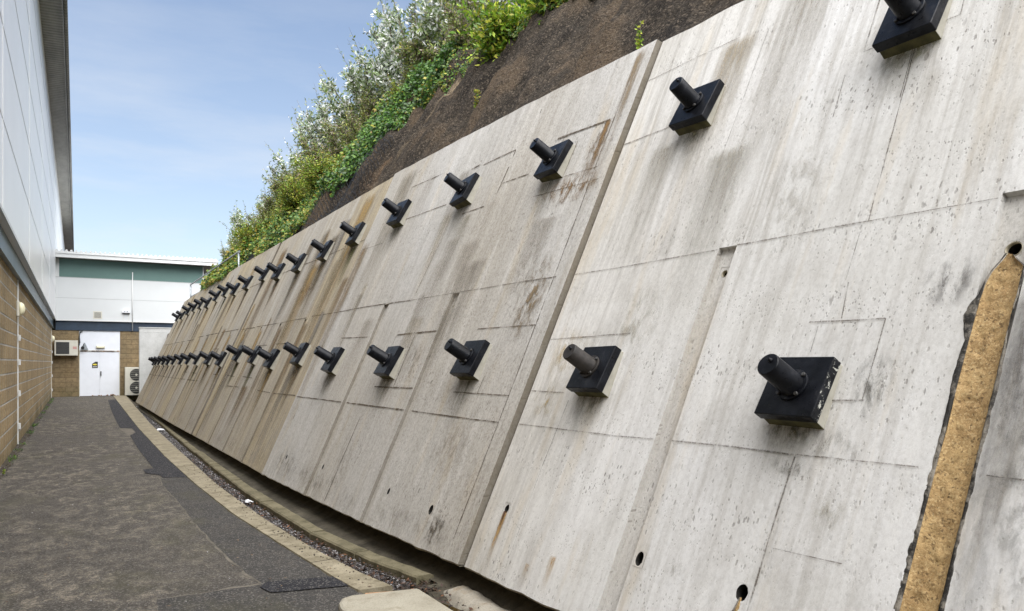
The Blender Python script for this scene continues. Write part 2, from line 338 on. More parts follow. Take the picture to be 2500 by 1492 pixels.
# ------------------------------------------------------------------ object kit
def tag(o, label=None, cat=None, group=None, kind=None):
    if label: o['label'] = label
    if cat: o['category'] = cat
    if group: o['group'] = group
    if kind: o['kind'] = kind
    return o
def empty(name, loc, label, cat, group=None, rot=(0, 0, 0)):
    o = bpy.data.objects.new(name, None); COL.objects.link(o); o.location = loc; o.rotation_euler = rot
    o.empty_display_size = .1
    return tag(o, label, cat, group)
class MB:
    def __init__(s): s.bm = bmesh.new()
    def box(s, x0, x1, y0, y1, z0, z1, mi=0, mat=None):
        v = [s.bm.verts.new((x, y, z)) for x in (x0, x1) for y in (y0, y1) for z in (z0, z1)]
        fs = [(0, 1, 3, 2), (4, 6, 7, 5), (0, 4, 5, 1), (2, 3, 7, 6), (0, 2, 6, 4), (1, 5, 7, 3)]
        for f in fs:
            q = s.bm.faces.new([v[i] for i in f]); q.material_index = mi
        if mat is not None:
            for p in v: p.co = mat @ p.co
        return s
    def tube(s, pts, r, n=8, mi=0, caps=True):
        rings = []
        for i, p in enumerate(pts):
            p = Vector(p); a = Vector(pts[max(i-1, 0)]); b = Vector(pts[min(i+1, len(pts)-1)])
            d = (b-a).normalized(); up = Vector((0, 0, 1)) if abs(d.z) < .95 else Vector((1, 0, 0))
            e1 = d.cross(up).normalized(); e2 = d.cross(e1)
            rr = r[i] if isinstance(r, (list, tuple)) else r
            rings.append([s.bm.verts.new(p+rr*(math.cos(2*math.pi*k/n)*e1+math.sin(2*math.pi*k/n)*e2)) for k in range(n)])
        for a, b in zip(rings, rings[1:]):
            for k in range(n):
                f = s.bm.faces.new((a[k], a[(k+1) % n], b[(k+1) % n], b[k])); f.smooth = True; f.material_index = mi
        if caps:
            for q in (rings[0], rings[-1]):
                f = s.bm.faces.new(q); f.material_index = mi
        return s
    def quad(s, *p, mi=0):
        f = s.bm.faces.new([s.bm.verts.new(x) for x in p]); f.material_index = mi; return f
    def poly(s, pts, z0, z1, mi=0):
        a = [s.bm.verts.new((x, y, z1)) for x, y in pts]; b = [s.bm.verts.new((x, y, z0)) for x, y in pts]
        s.bm.faces.new(a).material_index = mi; n = len(pts)
        for i in range(n): s.bm.faces.new((a[i], b[i], b[(i+1) % n], a[(i+1) % n])).material_index = mi
        return s
    def build(s, name, mats, parent=None, bevel=0, smooth=False):
        bmesh.ops.recalc_face_normals(s.bm, faces=s.bm.faces)
        me = bpy.data.meshes.new(name); s.bm.to_mesh(me); s.bm.free()
        for m in (mats if isinstance(mats, list) else [mats]): me.materials.append(m)
        o = bpy.data.objects.new(name, me); COL.objects.link(o)
        if parent: o.parent = parent
        if smooth: me.shade_smooth()
        if bevel:
            b = o.modifiers.new('bevel', 'BEVEL'); b.width = bevel; b.segments = 2; b.limit_method = 'ANGLE'; b.angle_limit = R(40)
        return o
def interp(x, xs, ys):
    if x <= xs[0]: return ys[0]+(x-xs[0])*(ys[1]-ys[0])/(xs[1]-xs[0]) if x < xs[0] else ys[0]
    for i in range(1, len(xs)):
        if x <= xs[i]: return ys[i-1]+(ys[i]-ys[i-1])*(x-xs[i-1])/(xs[i]-xs[i-1])
    return ys[-1]

# ------------------------------------------------------------------ the raked anchored wall
TY = [0, 2.5, 3.77, 4.84, 6.62, 9.87, 13.67, 19.7, 30.8]; TX = [2.5, 2.46, 2.42, 2.37, 2.24, 2.09, 2.04, 1.95, 1.87]
K = .445; NRM = Vector((-1, 0, K)).normalized(); DWN = Vector((-K, 0, -1)).normalized()
TOPY = [0, 5, 10, 17, 24, 31]; TOPZ = [4.26, 4.23, 4.21, 4.11, 4.05, 3.87]
def ptop(Y): return interp(Y, TOPY, TOPZ)
def wp(Y, Z, off=0):
    return Vector((interp(Y, TY, TX)+K*(Z-.15), Y, Z))+NRM*off

UP = [2.48, 4.04, 5.65, 7.25, 8.98, 10.59, 11.98, 13.49, 14.95, 16.4, 17.75, 19.1, 20.5, 21.8, 23.2, 24.7, 26.05, 27.4, 28.6, 29.8]
UZ = [3.41, 3.38, 3.33, 3.37, 3.42, 3.40, 3.34, 3.31, 3.31, 3.42, 3.34, 3.31, 3.38, 3.35, 3.27, 3.33, 3.32, 3.30, 3.20, 3.19]
LO = [2.50, 4.12, 5.72, 7.34, 9.05, 10.7, 12.25, 13.64, 15.12, 16.63, 18.15, 19.8, 21.35, 22.9, 24.6, 26.0, 27.3, 28.6, 29.7, 30.45]
LZ = [1.45, 1.53, 1.59, 1.57, 1.59, 1.69, 1.63, 1.70, 1.74, 1.64, 1.66, 1.65, 1.65, 1.65, 1.64, 1.63, 1.63, 1.62, 1.61, 1.60]

SLOTS = [1.725, 3.345, 6.585, 8.25, 11.5, 13.03, 14.45, 15.9, 17.35, 18.95, 20.35, 21.72, 23.75, 25.3, 26.65, 27.95, 29.15]
SLOTW = [.165, .135, .125, .13, .10, .11, .07, .09, .09, .07, .08, .08, .06, .06, .05, .05, .05]
# bays between the full-height joints: (y0, y1, proud)
BAYS = [(-.6, 4.86, 0.), (4.88, 10.09, .045), (10.12, 16.36, .02), (16.46, 22.75, .035), (22.79, 31.0, .02)]
HOLES = [(1.725, 2.08, .034), (3.335, 2.14, .022), (6.585, 2.12, .02), (8.25, 2.12, .02),
         (3.225, .55, .022), (2.52, .55, .026), (4.61, .59, .018), (5.52, .43, .022), (6.33, .46, .016), (8.08, .47, .016), (9.39, .44, .016),
         (11.5, 2.12, .018), (13.03, 2.10, .018)]
# colour of the concrete by position along the wall: warm greying, ochre, dirt
def tint(Y, Z, bay):
    n = mnoise.noise(Vector((Y*.7, Z*.3, 2.)))
    if bay == 0: return (max(0, .06+.12*n+(.10 if 3.4 < Y and Z > 2 else 0)), max(0, .10*(Y-3.2)+.06*n) if Y > 3.2 else 0., .03+(.22 if Z > 2.3 else 0))
    if bay == 1: return (.70+.2*n, max(0, .05+.25*n), .12)
    tabl = {2: [(10.1, .75), (11.5, .45), (13.0, .35), (14.4, .55), (15.9, .75), (17, .4)],
            3: [(16.4, .35), (17.3, .5), (18.9, .75), (20.3, .35), (21.7, .8), (23, .6)],
            4: [(22.8, .55), (24, .35), (25.3, .7), (26.6, .5), (28, .8), (29, .55), (31, .7)]}[bay]
    o = tabl[0][1]
    for a, v in tabl:
        if Y >= a: o = v
    o = (o-.5)*1.35+.5
    up = .55 if (bay == 2 and Z > 2.3 and Y > 11.5) else 1.
    return (1., min(1, max(0, o*up+.2*n)), .2 + (.25 if (Z < 1.2) else 0))

root = empty('retaining_wall', wp(0, .15), 'long raked concrete retaining wall, pale near and brown streaked far off, studded with black anchors', 'retaining wall')
root.location = (0, 0, 0)
SEAMS = [  # (bay, pts (Y,Z), width)
 (0, [(2.87, 3.23), (2.86, 2.98)], .006), (0, [(2.46, 3.30), (2.43, 2.30)], .007), (0, [(3.65, 3.86), (3.68, 2.66), (3.68, 2.30)], .005),
 (0, [(4.85, 2.27), (4.39, 2.27), (3.42, 2.28)], .009), (0, [(3.27, 2.29), (2.44, 2.30)], .010), (0, [(2.44, 2.30), (1.82, 2.30)], .006), (0, [(4.85, 3.33), (4.2, 3.34)], .014),
 (0, [(4.85, 3.88), (3.92, 3.90)], .008), (0, [(2.79, 4.2), (2.79, 3.36), (2.73, 3.36)], .010), (0, [(2.26, 3.6), (2.25, 3.36), (2.34, 3.36)], .007),
 (0, [(2.47, 3.26), (2.46, 2.97)], .005), (0, [(2.60, 1.80), (2.19, 1.80)], .009), (0, [(2.42, 1.81), (2.44, 1.99)], .007), (0, [(2.19, 1.80), (2.19, 1.43)], .006),
 (0, [(2.38, 1.42), (2.18, 1.43)], .010), (0, [(3.27, 1.165), (2.75, 1.17), (2.45, 1.17)], .009), (0, [(2.45, 1.17), (1.86, 1.18)], .007), (0, [(4.85, 1.15), (3.74, 1.15), (3.42, 1.16)], .008),
 (0, [(2.45, 1.17), (2.46, .76), (2.46, .2)], .010), (0, [(2.43, .76), (2.07, .77)], .005), (0, [(4.85, 1.77), (3.96, 1.79)], .010), (0, [(4.85, 1.39), (4.45, 1.39)], .009),
 (0, [(4.36, 1.34), (4.38, .9)], .007), (0, [(4.38, .9), (4.37, .2)], .004), (0, [(2.54, 1.78), (2.54, 1.65)], .005), (0, [(2.46, 2.25), (2.46, 2.0)], .004),
 (0, [(1.6, 1.18), (1.2, 1.18)], .006), (0, [(1.6, 2.31), (.6, 2.32)], .006),
 (1, [(9.27, 1.88), (8.4, 1.87)], .013), (1, [(7.56, 1.87), (6.67, 1.88)], .018), (1, [(7.6, 1.33), (6.67, 1.34)], .016), (1, [(8.17, 1.14), (6.67, 1.14)], .016),
 (1, [(6.5, 1.14), (5.04, 1.13)], .012), (1, [(10.05, 1.14), (8.35, 1.14)], .014), (1, [(5.89, 1.33), (5.04, 1.33)], .009), (1, [(5.9, 1.87), (5.04, 1.87)], .009),
 (1, [(7.12, 1.86), (7.12, 1.34)], .016), (1, [(7.63, 1.02), (7.64, .18)], .014), (1, [(7.57, 1.88), (7.59, 1.76)], .008), (1, [(5.49, 1.48), (5.5, 1.33)], .008),
 (1, [(5.05, 4.1), (5.06, 3.2), (5.05, 2.3), (5.04, 1.13), (5.05, .3)], .010), (1, [(9.1, 3.81), (8.23, 3.80)], .013), (1, [(7.46, 3.68), (7.29, 3.69)], .02), (1, [(7.19, 3.67), (6.56, 3.68), (6.56, 3.6)], .015),
 (1, [(6.56, 3.5), (6.58, 3.23)], .017), (1, [(6.55, 3.33), (6.11, 3.33)], .013), (1, [(7.21, 3.13), (6.75, 3.13)], .015), (1, [(8.92, 3.34), (7.74, 3.33)], .012),
 (1, [(5.84, 3.61), (5.11, 3.59)], .022), (1, [(5.48, 3.5), (5.49, 3.17), (5.03, 3.16)], .009), (1, [(5.86, 3.06), (4.95, 3.04)], .007), (1, [(5.44, 2.25), (5.02, 2.25)], .014),
 (1, [(10.05, 2.24), (8.92, 2.25), (7.61, 2.24)], .013), (1, [(7.61, 2.24), (5.44, 2.25)], .006), (1, [(7.42, 4.18), (7.43, 4.08)], .008), (1, [(7.48, 2.85), (7.54, 2.31)], .010),
 (1, [(9.1, 3.81), (9.08, 3.6)], .009), (1, [(9.2, 1.86), (9.2, 1.3)], .006), (1, [(10.0, 3.1), (9.3, 3.1)], .006)]
for b, z0 in ((2, 1.15), (2, 2.26), (2, 3.28), (3, 1.16), (3, 2.27), (3, 3.24), (4, 1.16), (4, 2.22)):
    y0, y1, _ = BAYS[b]; y = y0+.1
    while y < y1-.8:
        l = random.uniform(.8, 2.1)
        if random.random() < .8: SEAMS.append((b, [(y, z0+random.uniform(-.01, .01)), (min(y+l, y1-.05), z0+random.uniform(-.01, .01))], random.uniform(.012, .022)))
        y += l+random.uniform(.05, .4)
for b in (2, 3):
    for y in [a for a in LO if BAYS[b][0] < a < BAYS[b][1]]:
        for z0 in (1.33, 1.88):
            if random.random() < .7: SEAMS.append((b, [(y-.35, z0), (y+.45, z0+.01)], .014))
        SEAMS.append((b, [(y+.38, .3), (y+.36, 3.9)], .010))

OC = (.34, .235, .10); BRN = (.20, .135, .07); BLK = (.07, .065, .05); GRN = (.17, .16, .06); RST = (.42, .27, .11)
STAINS = []   # (kind, bay, yc, ztop, width, height, colour, strength)
def bay_of(Y):
    for i, (a, b, p) in enumerate(BAYS):
        if a <= Y <= b: return i
    return 0
for i, (y, z) in enumerate(list(zip(UP, UZ))+list(zip(LO, LZ))):
    b = bay_of(y); near = y < 5
    far = y > 10
    up_ = i < len(UP)
    STAINS.append(('streak', b, y+.01, z-.15, .30, (.22 if near else .50 if far else .32)+random.uniform(0, .15), BLK if far else (.13, .12, .08), .45 if near else .8 if far else .6))  # dark streak below each anchor, fading downwards
    if far: STAINS.append(('streak', b, y-.02, z-.17, .22, random.uniform(.6, 1.3), random.choice([OC, BRN, GRN]) if far else (.20, .175, .13), .8 if far else .6))
    if near: STAINS.append(('blotch', b, y, z-.15, .42, .22, GRN if up_ else (.10, .095, .06), .75))
STAINS += [('streak', 0, 1.57, 1.9, .15, 1.7, (.14, .13, .12), .9), ('blotch', 0, 4.55, 1.66, .55, .45, (.45, .34, .17), .6), ('blotch', 0, 4.62, 1.34, .35, .3, (.40, .31, .16), .7), ('streak', 0, 4.60, .575, .055, .42, RST, 1.5),
 ('streak', 0, 4.605, .575, .03, .14, (.10, .05, .03), 1.5), ('streak', 0, 3.93, .42, .07, .3, RST, .7), ('streak', 0, 4.15, .33, .05, .15, RST, .5),
 
 ('blotch', 0, 2.16, 1.50, .22, .34, (.12, .115, .10), .8), ('blotch', 0, 3.95, 1.86, .5, .6, (.33, .30, .23), .5), ('blotch', 0, 2.25, 1.22, .3, .2, (.17, .16, .13), .6),
 ('blotch', 0, 2.45, 1.12, .25, .1, (.1, .09, .07), .9), ('blotch', 0, 2.95, .56, .16, .1, (.2, .18, .14), .8), ('blotch', 0, 2.2, .95, .2, .2, (.3, .27, .2), .5),
 ('blotch', 0, 1.93, 1.95, .3, .25, (.12, .11, .1), .7), ('blotch', 0, 1.42, 1.4, .35, 1.6, (.16, .155, .14), .7), ('streak', 0, 3.9, 3.9, .35, 1.5, (.36, .31, .23), .7), ('streak', 0, 3.35, 4.1, .4, 1.8, (.33, .30, .25), .6),
 ('blotch', 0, 2.95, 2.55, .5, 1., (.32, .29, .24), .35), ('streak', 0, 4.3, 3.2, .3, 1.2, (.36, .33, .27), .5), ('streak', 0, 3.6, 3.0, .4, 1.3, (.34, .32, .27), .6),
 ('blotch', 1, 5.3, 3.03, .85, .30, (.20, .125, .06), 1.3), ('streak', 1, 5.02, 4.2, .12, 1.7, (.26, .20, .13), .9), ('streak', 1, 5.12, 3.6, .08, .9, (.21, .13, .06), 1.2), ('blotch', 1, 5.15, 3.35, .26, .6, (.21, .15, .09), 1.), ('blotch', 1, 5.25, 2.1, .4, .8, (.21, .16, .10), 1.1),
 ('blotch', 1, 5.5, 2.35, .5, .7, (.26, .22, .17), .4), ('blotch', 1, 5.35, .28, .3, .30, (.09, .07, .05), 1.1), ('blotch', 1, 9.3, .35, 1.1, .4, (.15, .13, .09), .5),
 ('blotch', 1, 7.6, .5, .5, .6, (.24, .21, .16), .4), ('streak', 1, 7.05, 3.1, .22, .5, (.2, .18, .12), .6), ('streak', 1, 9.4, 4.1, .5, 2.2, (.25, .22, .17), .6), ('blotch', 1, 5.6, .9, .8, .6, (.24, .20, .15), .35), ('blotch', 1, 6.9, 1.6, .4, .45, (.17, .14, .10), .5),
 ('blotch', 2, 12.3, 2.72, .9, .5, (.15, .085, .05), 1.4), ('streak', 2, 10.9, 4.1, .5, 3.7, OC, 1.0), ('streak', 2, 12.4, 3.2, .6, 2.6, OC, .9), ('streak', 2, 13.5, 1.2, .5, 1.0, BRN, .9),
 ('streak', 1, 9.95, 3.2, .35, 3., (.24, .17, .09), .9), ('streak', 2, 15.6, 3.9, .5, 3.6, BRN, .9)]
for k in range(46):
    y = random.uniform(10.2, 30.7); STAINS.append(('streak', bay_of(y), y, random.uniform(1.6, 4.0), random.uniform(.12, .5), random.uniform(1., 2.6), random.choice([OC, BRN, (.16, .13, .09), (.30, .25, .17), (.22, .2, .17)]), random.uniform(.5, 1.1)))
for k in range(16):
    y = random.uniform(5.2, 9.9); STAINS.append(('streak', 1, y, random.uniform(2., 4.1), random.uniform(.12, .45), random.uniform(.6, 1.8), random.choice([(.30, .26, .21), (.26, .23, .19), (.38, .32, .22)]), random.uniform(.2, .5)))
for (y, w) in zip(SLOTS[4:], SLOTW[4:]):
    STAINS.append(('streak', bay_of(y), y-w/2-.10, 2.2, .26, 2.1, random.choice([OC, BRN]), 1.0))
for b in (1, 2, 3, 4):    # dark lower lip
    y = BAYS[b][0]
    while y < BAYS[b][1]-.8:
        
        if random.random() < .55: STAINS.append(('blotch', b, y+.5, .24, random.uniform(.5, 1.4), random.uniform(.2, .5), (.15, .135, .10), .32))
        y += random.uniform(.5, 1.2)

def in_slot(y, z):
    for s, w in zip(SLOTS, SLOTW):
        if abs(y-s) < w/2 and z < 2.26+(.06 if s < 2 else .03 if s < 4 else -.02): return s
    return None
def slot_top(s): return 2.32 if s < 2 else 2.29 if s < 4 else 2.24
def build_bay(bi):
    y0, y1, proud = BAYS[bi]
    bm = bmesh.new(); cl = bm.loops.layers.float_color.new('tint'); sl = bm.loops.layers.float_color.new('stain'); uvl = bm.loops.layers.uv.new('UVMap')
    step = .08 if bi < 2 else .25
    ys = {round(y0, 4), round(y1, 4)}; k = y0
    while k < y1-step*.6: ys.add(round(k, 4)); k += step
    slots = [(s, w) for s, w in zip(SLOTS, SLOTW) if y0 < s < y1]
    holes = [h for h in HOLES if y0 < h[0] < y1]
    HS = .04
    spec = set()
    for s, w in slots:
        for q in (s-w/2-.002, s-w/2+.002, s+w/2-.002, s+w/2+.002): spec.add(round(q, 4))
    for h in holes:
        for q in (h[0]-HS, h[0]+HS): spec.add(round(q, 4))
    ys = {y for y in ys if all(abs(y-q) > .022 for q in spec)} | spec
    ys |= {round(y0, 4), round(y1, 4)}
    ys = sorted(ys)
    zs = {.16}; spec = set(); k = .16
    while k < 3.85: zs.add(round(k, 4)); k += step
    if slots:
        for q in {slot_top(s) for s, w in slots}: spec |= {round(q-.002, 4), round(q+.002, 4)}
    for h in holes: spec |= {round(h[1]-HS, 4), round(h[1]+HS, 4)}
    # neighbouring hole rows that fall inside another hole's square would split it: handled by testing cell centres
    zs = {z for z in zs if all(abs(z-q) > .022 for q in spec) or z == .16} | spec
    zs = sorted(zs)+[9.]
    def P(y, z):
        zt = ptop(y) if z == 9. else z
        off = proud+.004*mnoise.noise(Vector((y*1.3, zt*1.1, bi)))
        if z == .16: zt = .16+.010*mnoise.noise(Vector((y*5, 0, 3.)))+.004*mnoise.noise(Vector((y*31, 0, 3.)))
        if z == 9.: zt += .012*mnoise.noise(Vector((y*3, 0, 8.)))
        for s, w in slots:
            if s-w/2 <= y <= s+w/2 and z < slot_top(s): off -= .030 if bi < 2 else .045
        return wp(y, zt, off)
    V = {}
    def vv(y, z):
        if (y, z) not in V: V[(y, z)] = bm.verts.new(P(y, z))
        return V[(y, z)]
    def color(f, ym, zm, slot=None):
        for l in f.loops:
            c = l.vert.co; tr, tg, tb = tint(c.y, c.z, bi)
            if slot is not None: tr, tg = min(1, tr+(.28 if bi == 0 else .05)), min(1, tg+(.06 if bi < 2 else .3))
            l[cl] = (tr, tg, min(1, tb), 1 if slot is None or bi == 0 else (.95 if bi == 1 else .45))  # slot floors past the first bay coloured darker as painted recess shade
    for i in range(len(ys)-1):
        for j in range(len(zs)-1):
            a, b, c, d = ys[i], ys[i+1], zs[j], zs[j+1]; dm = min(d, 4.) if d == 9. else d
            ym, zm = (a+b)/2, (c+dm)/2
            if any(abs(ym-h[0]) < HS and abs(zm-h[1]) < HS for h in holes): continue
            f = bm.faces.new((vv(a, c), vv(b, c), vv(b, d), vv(a, d))); color(f, ym, zm, in_slot(ym, zm))
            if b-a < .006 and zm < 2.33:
                for l in f.loops: l[cl] = (*l[cl][:3], .70 if bi == 0 else .30)  # slot side faces coloured dark in place of shade
    inw = Vector((.97, 0, -.25)).normalized()
    for hy, hz, hr in holes:
        sl_ = in_slot(hy, hz); off = proud-(.030 if bi < 2 else .045) if sl_ else proud
        n = 20; sq = []; ci = []; dp = []; di = []
        for k in range(n):
            a = 2*math.pi*(k+.5)/n; cx, cz = math.cos(a), math.sin(a); m = max(abs(cx), abs(cz))
            irr = 1+ (0 if sl_ else .16*mnoise.noise(Vector((k*1.3, hy*3, hz))))
            sq.append(bm.verts.new(wp(hy+HS*cx/m, hz+HS*cz/m, off)))
            e_ = (1.25, 1.7) if not sl_ and hy < 10 else (1, 1)
            p = wp(hy+hr*cx*irr*e_[0], hz+min(.036, hr*e_[1]*irr)*cz, off-.001); ci.append(bm.verts.new(p)); dp.append(bm.verts.new(p+inw*.30))
        cor = {}
        for k in range(n):
            k2 = (k+1) % n
            f = bm.faces.new((sq[k], sq[k2], ci[k2], ci[k])); color(f, hy, hz, sl_)
            f = bm.faces.new((ci[k], ci[k2], dp[k2], dp[k])); f.material_index = 1; color(f, hy, hz)
            m1 = max(range(2), key=lambda q: abs(math.cos(2*math.pi*(k+.5)/n)) if q == 0 else abs(math.sin(2*math.pi*(k+.5)/n)))
            m2 = max(range(2), key=lambda q: abs(math.cos(2*math.pi*(k2+.5)/n)) if q == 0 else abs(math.sin(2*math.pi*(k2+.5)/n)))
            if m1 != m2:
                s1 = 1 if math.cos(2*math.pi*(k+1)/n) > 0 else -1; s2 = 1 if math.sin(2*math.pi*(k+1)/n) > 0 else -1
                cv = bm.verts.new(wp(hy+HS*s1, hz+HS*s2, off)); f = bm.faces.new((sq[k], cv, sq[k2])); color(f, hy, hz, sl_)
        f = bm.faces.new(dp); f.material_index = 1
    # body thickness: skirts pushed back into the hill
    TH = Vector((.38, 0, -.10))
    bot = [V[(y, .16)] for y in ys]; top = [V[(y, 9.)] for y in ys]; lf = [V[(ys[0], z)] for z in zs]; rt = [V[(ys[-1], z)] for z in zs]
    LIP = Vector((.012, 0, -.016))
    for row, d in ((bot, Vector((.40, 0, -.02))), (top, Vector((.42, 0, -.0))), (lf, TH), (rt, TH)):
        if row is bot:
            mid = [bm.verts.new(v.co+LIP*(1+.5*mnoise.noise(v.co*9))) for v in row]
            for i in range(len(row)-1):
                f = bm.faces.new((row[i], row[i+1], mid[i+1], mid[i])); color(f, 0, 0)
                for l in f.loops: l[cl] = (1, .6, .6, 1)
            row = mid
        bk = [bm.verts.new(v.co+d) for v in row]
        for i in range(len(row)-1):
            f = bm.faces.new((row[i], row[i+1], bk[i+1], bk[i])); color(f, 0, 0)
            if row is lf:
                f.material_index = 0
                for l in f.loops: l[cl] = (1, 0, .8, .16)  # viewer-facing joint side coloured dark, shade painted over its sunlit face
            if row is mid if row is not top and row is not lf and row is not rt else False:
                for l in f.loops: l[cl] = (1, .7, .8, 1)
    # decal geometry: seams and run-off stains lying on the face
    def quadY(pts, mi, col, uvs, lift):
        vs = [bm.verts.new(wp(y, z, proud+lift+.004*mnoise.noise(Vector((y*1.3, z*1.1, bi))))) for y, z in pts]
        f = bm.faces.new(vs); f.material_index = mi
        for l, u in zip(f.loops, uvs): l[sl] = col; l[uvl].uv = u; l[cl] = (0, 0, 0, 1)
    for q, (b, pts, wd) in enumerate(SEAMS):
        if b != bi: continue
        for (ya, za), (yb, zb) in zip(pts, pts[1:]):
            L_ = math.hypot(yb-ya, zb-za); n = max(1, int(L_/.12)); dy, dz = (yb-ya)/L_, (zb-za)/L_; py, pz = -dz*wd/2, dy*wd/2
            for k in range(n):
                if any(abs(ya+(yb-ya)*(k+.5)/n-s) < w/2+.01 for s, w in slots) and za < 2.2: continue
                j = lambda t: .003*mnoise.noise(Vector((ya+t*L_*8, za*3, q)))
                s0, s1 = k/n*L_, (k+1)/n*L_; w0 = 1+.5*mnoise.noise(Vector((s0*4, q, 0))); w1 = 1+.5*mnoise.noise(Vector((s1*4, q, 0)))
                quadY([(ya+dy*s0-py*w0+j(s0)*dz, za+dz*s0-pz*w0+j(s0)*dy), (ya+dy*s1-py*w1+j(s1)*dz, za+dz*s1-pz*w1+j(s1)*dy), (ya+dy*s1+py*w1+j(s1)*dz, za+dz*s1+pz*w1+j(s1)*dy), (ya+dy*s0+py*w0+j(s0)*dz, za+dz*s0+pz*w0+j(s0)*dy)],
                      2, (.085, .062, .04, .95 if b else .62), [(0, 0), (1, 0), (1, 1), (0, 1)], .0045)
    li = 0
    for kind, b, yc, zt, w, h, col, st in STAINS:
        if b != bi: continue
        li += 1; mi = 3 if kind == 'streak' else 4; nseg = max(2, int(h/.25)); ny = max(2, int(w/.15))
        if kind == 'blotch': zt = zt+h/2
        ya, yb = max(y0+.01, yc-w/2), min(y1-.01, yc+w/2); zb = max(.165, zt-h); zt = min(zt, ptop(yc)-.01)
        if zt-zb < .03: continue
        for k in range(nseg):
            for m in range(ny):
                a, c2 = ya+(yb-ya)*m/ny, ya+(yb-ya)*(m+1)/ny
                z0_, z1_ = zt-(zt-zb)*(k+1)/nseg, zt-(zt-zb)*k/nseg
                quadY([(a, z0_), (c2, z0_), (c2, z1_), (a, z1_)], mi, (*col, st), [(m/ny, 1-(k+1)/nseg), ((m+1)/ny, 1-(k+1)/nseg), ((m+1)/ny, 1-k/nseg), (m/ny, 1-k/nseg)], .0052+.0004*(li % 40)*.35)
    me = bpy.data.meshes.new('wall_panel'); bm.normal_update(); bm.to_mesh(me); bm.free()
    for m in ('wall', 'dark', 'seam', 'streak', 'blotch'): me.materials.append(M[m])
    o = bpy.data.objects.new('wall_panel', me); COL.objects.link(o); o.parent = root
    o['label'] = ['pale grey wall bay nearest the viewer', 'warm grey pitted wall bay beyond the step joint', 'brown streaked middle wall bay', 'brown wall bay beyond the dark open joint', 'farthest brown wall bay'][bi]
    return o
for i in range(5): build_bay(i)
# sealant in the full-height joints; the open one gets a dark painted-shade sheet
for i in range(4):
    y0, y1 = BAYS[i][1], BAYS[i+1][0]; m = MB()
    n = 24
    for k in range(n):
        za, zb = .17+(ptop(y0)-.2)*k/n, .17+(ptop(y0)-.2)*(k+1)/n
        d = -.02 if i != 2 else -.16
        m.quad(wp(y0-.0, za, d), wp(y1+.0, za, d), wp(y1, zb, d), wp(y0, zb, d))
    m.build('joint_strip', M['joint'] if i != 2 else M['dark'], root)
# weep pipes lining the upper holes
for hy, hz, hr in HOLES:
    if hz < 2: continue
    m = MB(); n = 20; inw = Vector((.97, 0, -.25)).normalized(); e1 = Vector((0, 1, 0)); e2 = Vector((-K, 0, -1)).normalized()
    c = wp(hy, hz, BAYS[bay_of(hy)][2]-.030)
    rings = []
    for off, rr in ((.26, hr*.93), (.020, hr*.93), (-.000, hr*.93), (-.002, hr*1.0), (.02, hr*1.0)):
        rings.append([m.bm.verts.new(c+inw*off+rr*(math.cos(2*math.pi*k/n)*e1+math.sin(2*math.pi*k/n)*e2)) for k in range(n)])
    for a, b in zip(rings, rings[1:]):
        for k in range(n):
            f = m.bm.faces.new((a[k], a[(k+1) % n], b[(k+1) % n], b[k])); f.smooth = True; f.material_index = 1 if a is rings[0] else 0
    m.bm.faces.new(rings[0]).material_index = 1
    m.build('weep_pipe', [M['pvc'], M['dark']], root)

# mineral deposit running down the nearest slot, with black algae rims
def ribbon(name, mat, left, right, z0, z1, lift, amp, n=90, mcol=8):
    m = MB(); g = []
    for i in range(n+1):
        z = z1+(z0-z1)*i/n; yl, yr = left(z), right(z); row = []
        for j in range(mcol+1):
            t = j/mcol; y = yl+(yr-yl)*t
            prof = max(0, 1-(2*t-1)**4)
            row.append(m.bm.verts.new(wp(y, z, lift(t, z)*prof-.003+amp*prof*(mnoise.noise(Vector((y*38, z*30, 1)))+.5*mnoise.noise(Vector((y*90, z*80, 5)))))))
        g.append(row)
    for i in range(n):
        for j in range(mcol): m.bm.faces.new((g[i][j], g[i][j+1], g[i+1][j+1], g[i+1][j])).smooth = True
    return m.build(name, mat, root)
nz = lambda z, s, sc=9: mnoise.noise(Vector((z*sc*.45, s, 0)))*1.3+.35*mnoise.noise(Vector((z*sc*1.7, s, 2)))+.22*mnoise.noise(Vector((z*sc*5, s, 2)))
lt = lambda z: interp(2.05-z, [0, .03, .07, .12, .2, 2], [0, .25, .65, .9, 1., 1.])
ribbon('mineral_deposit', M['ochre'], lambda z: 1.715-.060*min(1, lt(z)*1.8)+.005*nz(z, 1), lambda z: 1.722+.072*lt(z)+.004*nz(z, 7), .17, 2.05, lambda t, z: -.012, .006, 260, 14)
ribbon('algae_rim', M['algae'], lambda z: 1.730+.064*lt(z), lambda z: 1.732+.066*lt(z)+max(.003, interp(2.05-z, [0, .12, .16, .25, .3, .36, .5, .7, 1, 2], [.003, .004, .012, .046, .030, .016, .024, .014, .020, .014])+.011*nz(z, 3, 12)), .17, 2.05, lambda t, z: .005, .004, 260, 6)
ribbon('algae_rim', M['algae'], lambda z: 1.715-.060*min(1, lt(z)*1.8)-max(.003, .006+.012*nz(z, 9, 8)+.007*nz(z, 5, 16)+.016*interp(2.05-z, [0, .4, .8, 2], [0, .2, 1., 1.])), lambda z: 1.712-.058*min(1, lt(z)*1.8), .17, 2.04, lambda t, z: .005, .004, 260, 6)
ribbon('mineral_deposit', M['ochre'], lambda z: 2.52-.004-.20*(.53-z)+.006*nz(z, 1, 14), lambda z: 2.52+.004+.20*(.53-z)+.006*nz(z, 7, 14), .17, .53, lambda t, z: .004, .003, 30, 6)
ribbon('algae_rim', M['algae'], lambda z: 2.52+.19*(.53-z)+.006*nz(z, 1, 14), lambda z: 2.525+.27*(.53-z)+.008*nz(z, 4, 14), .17, .53, lambda t, z: .007, .004, 30, 4)

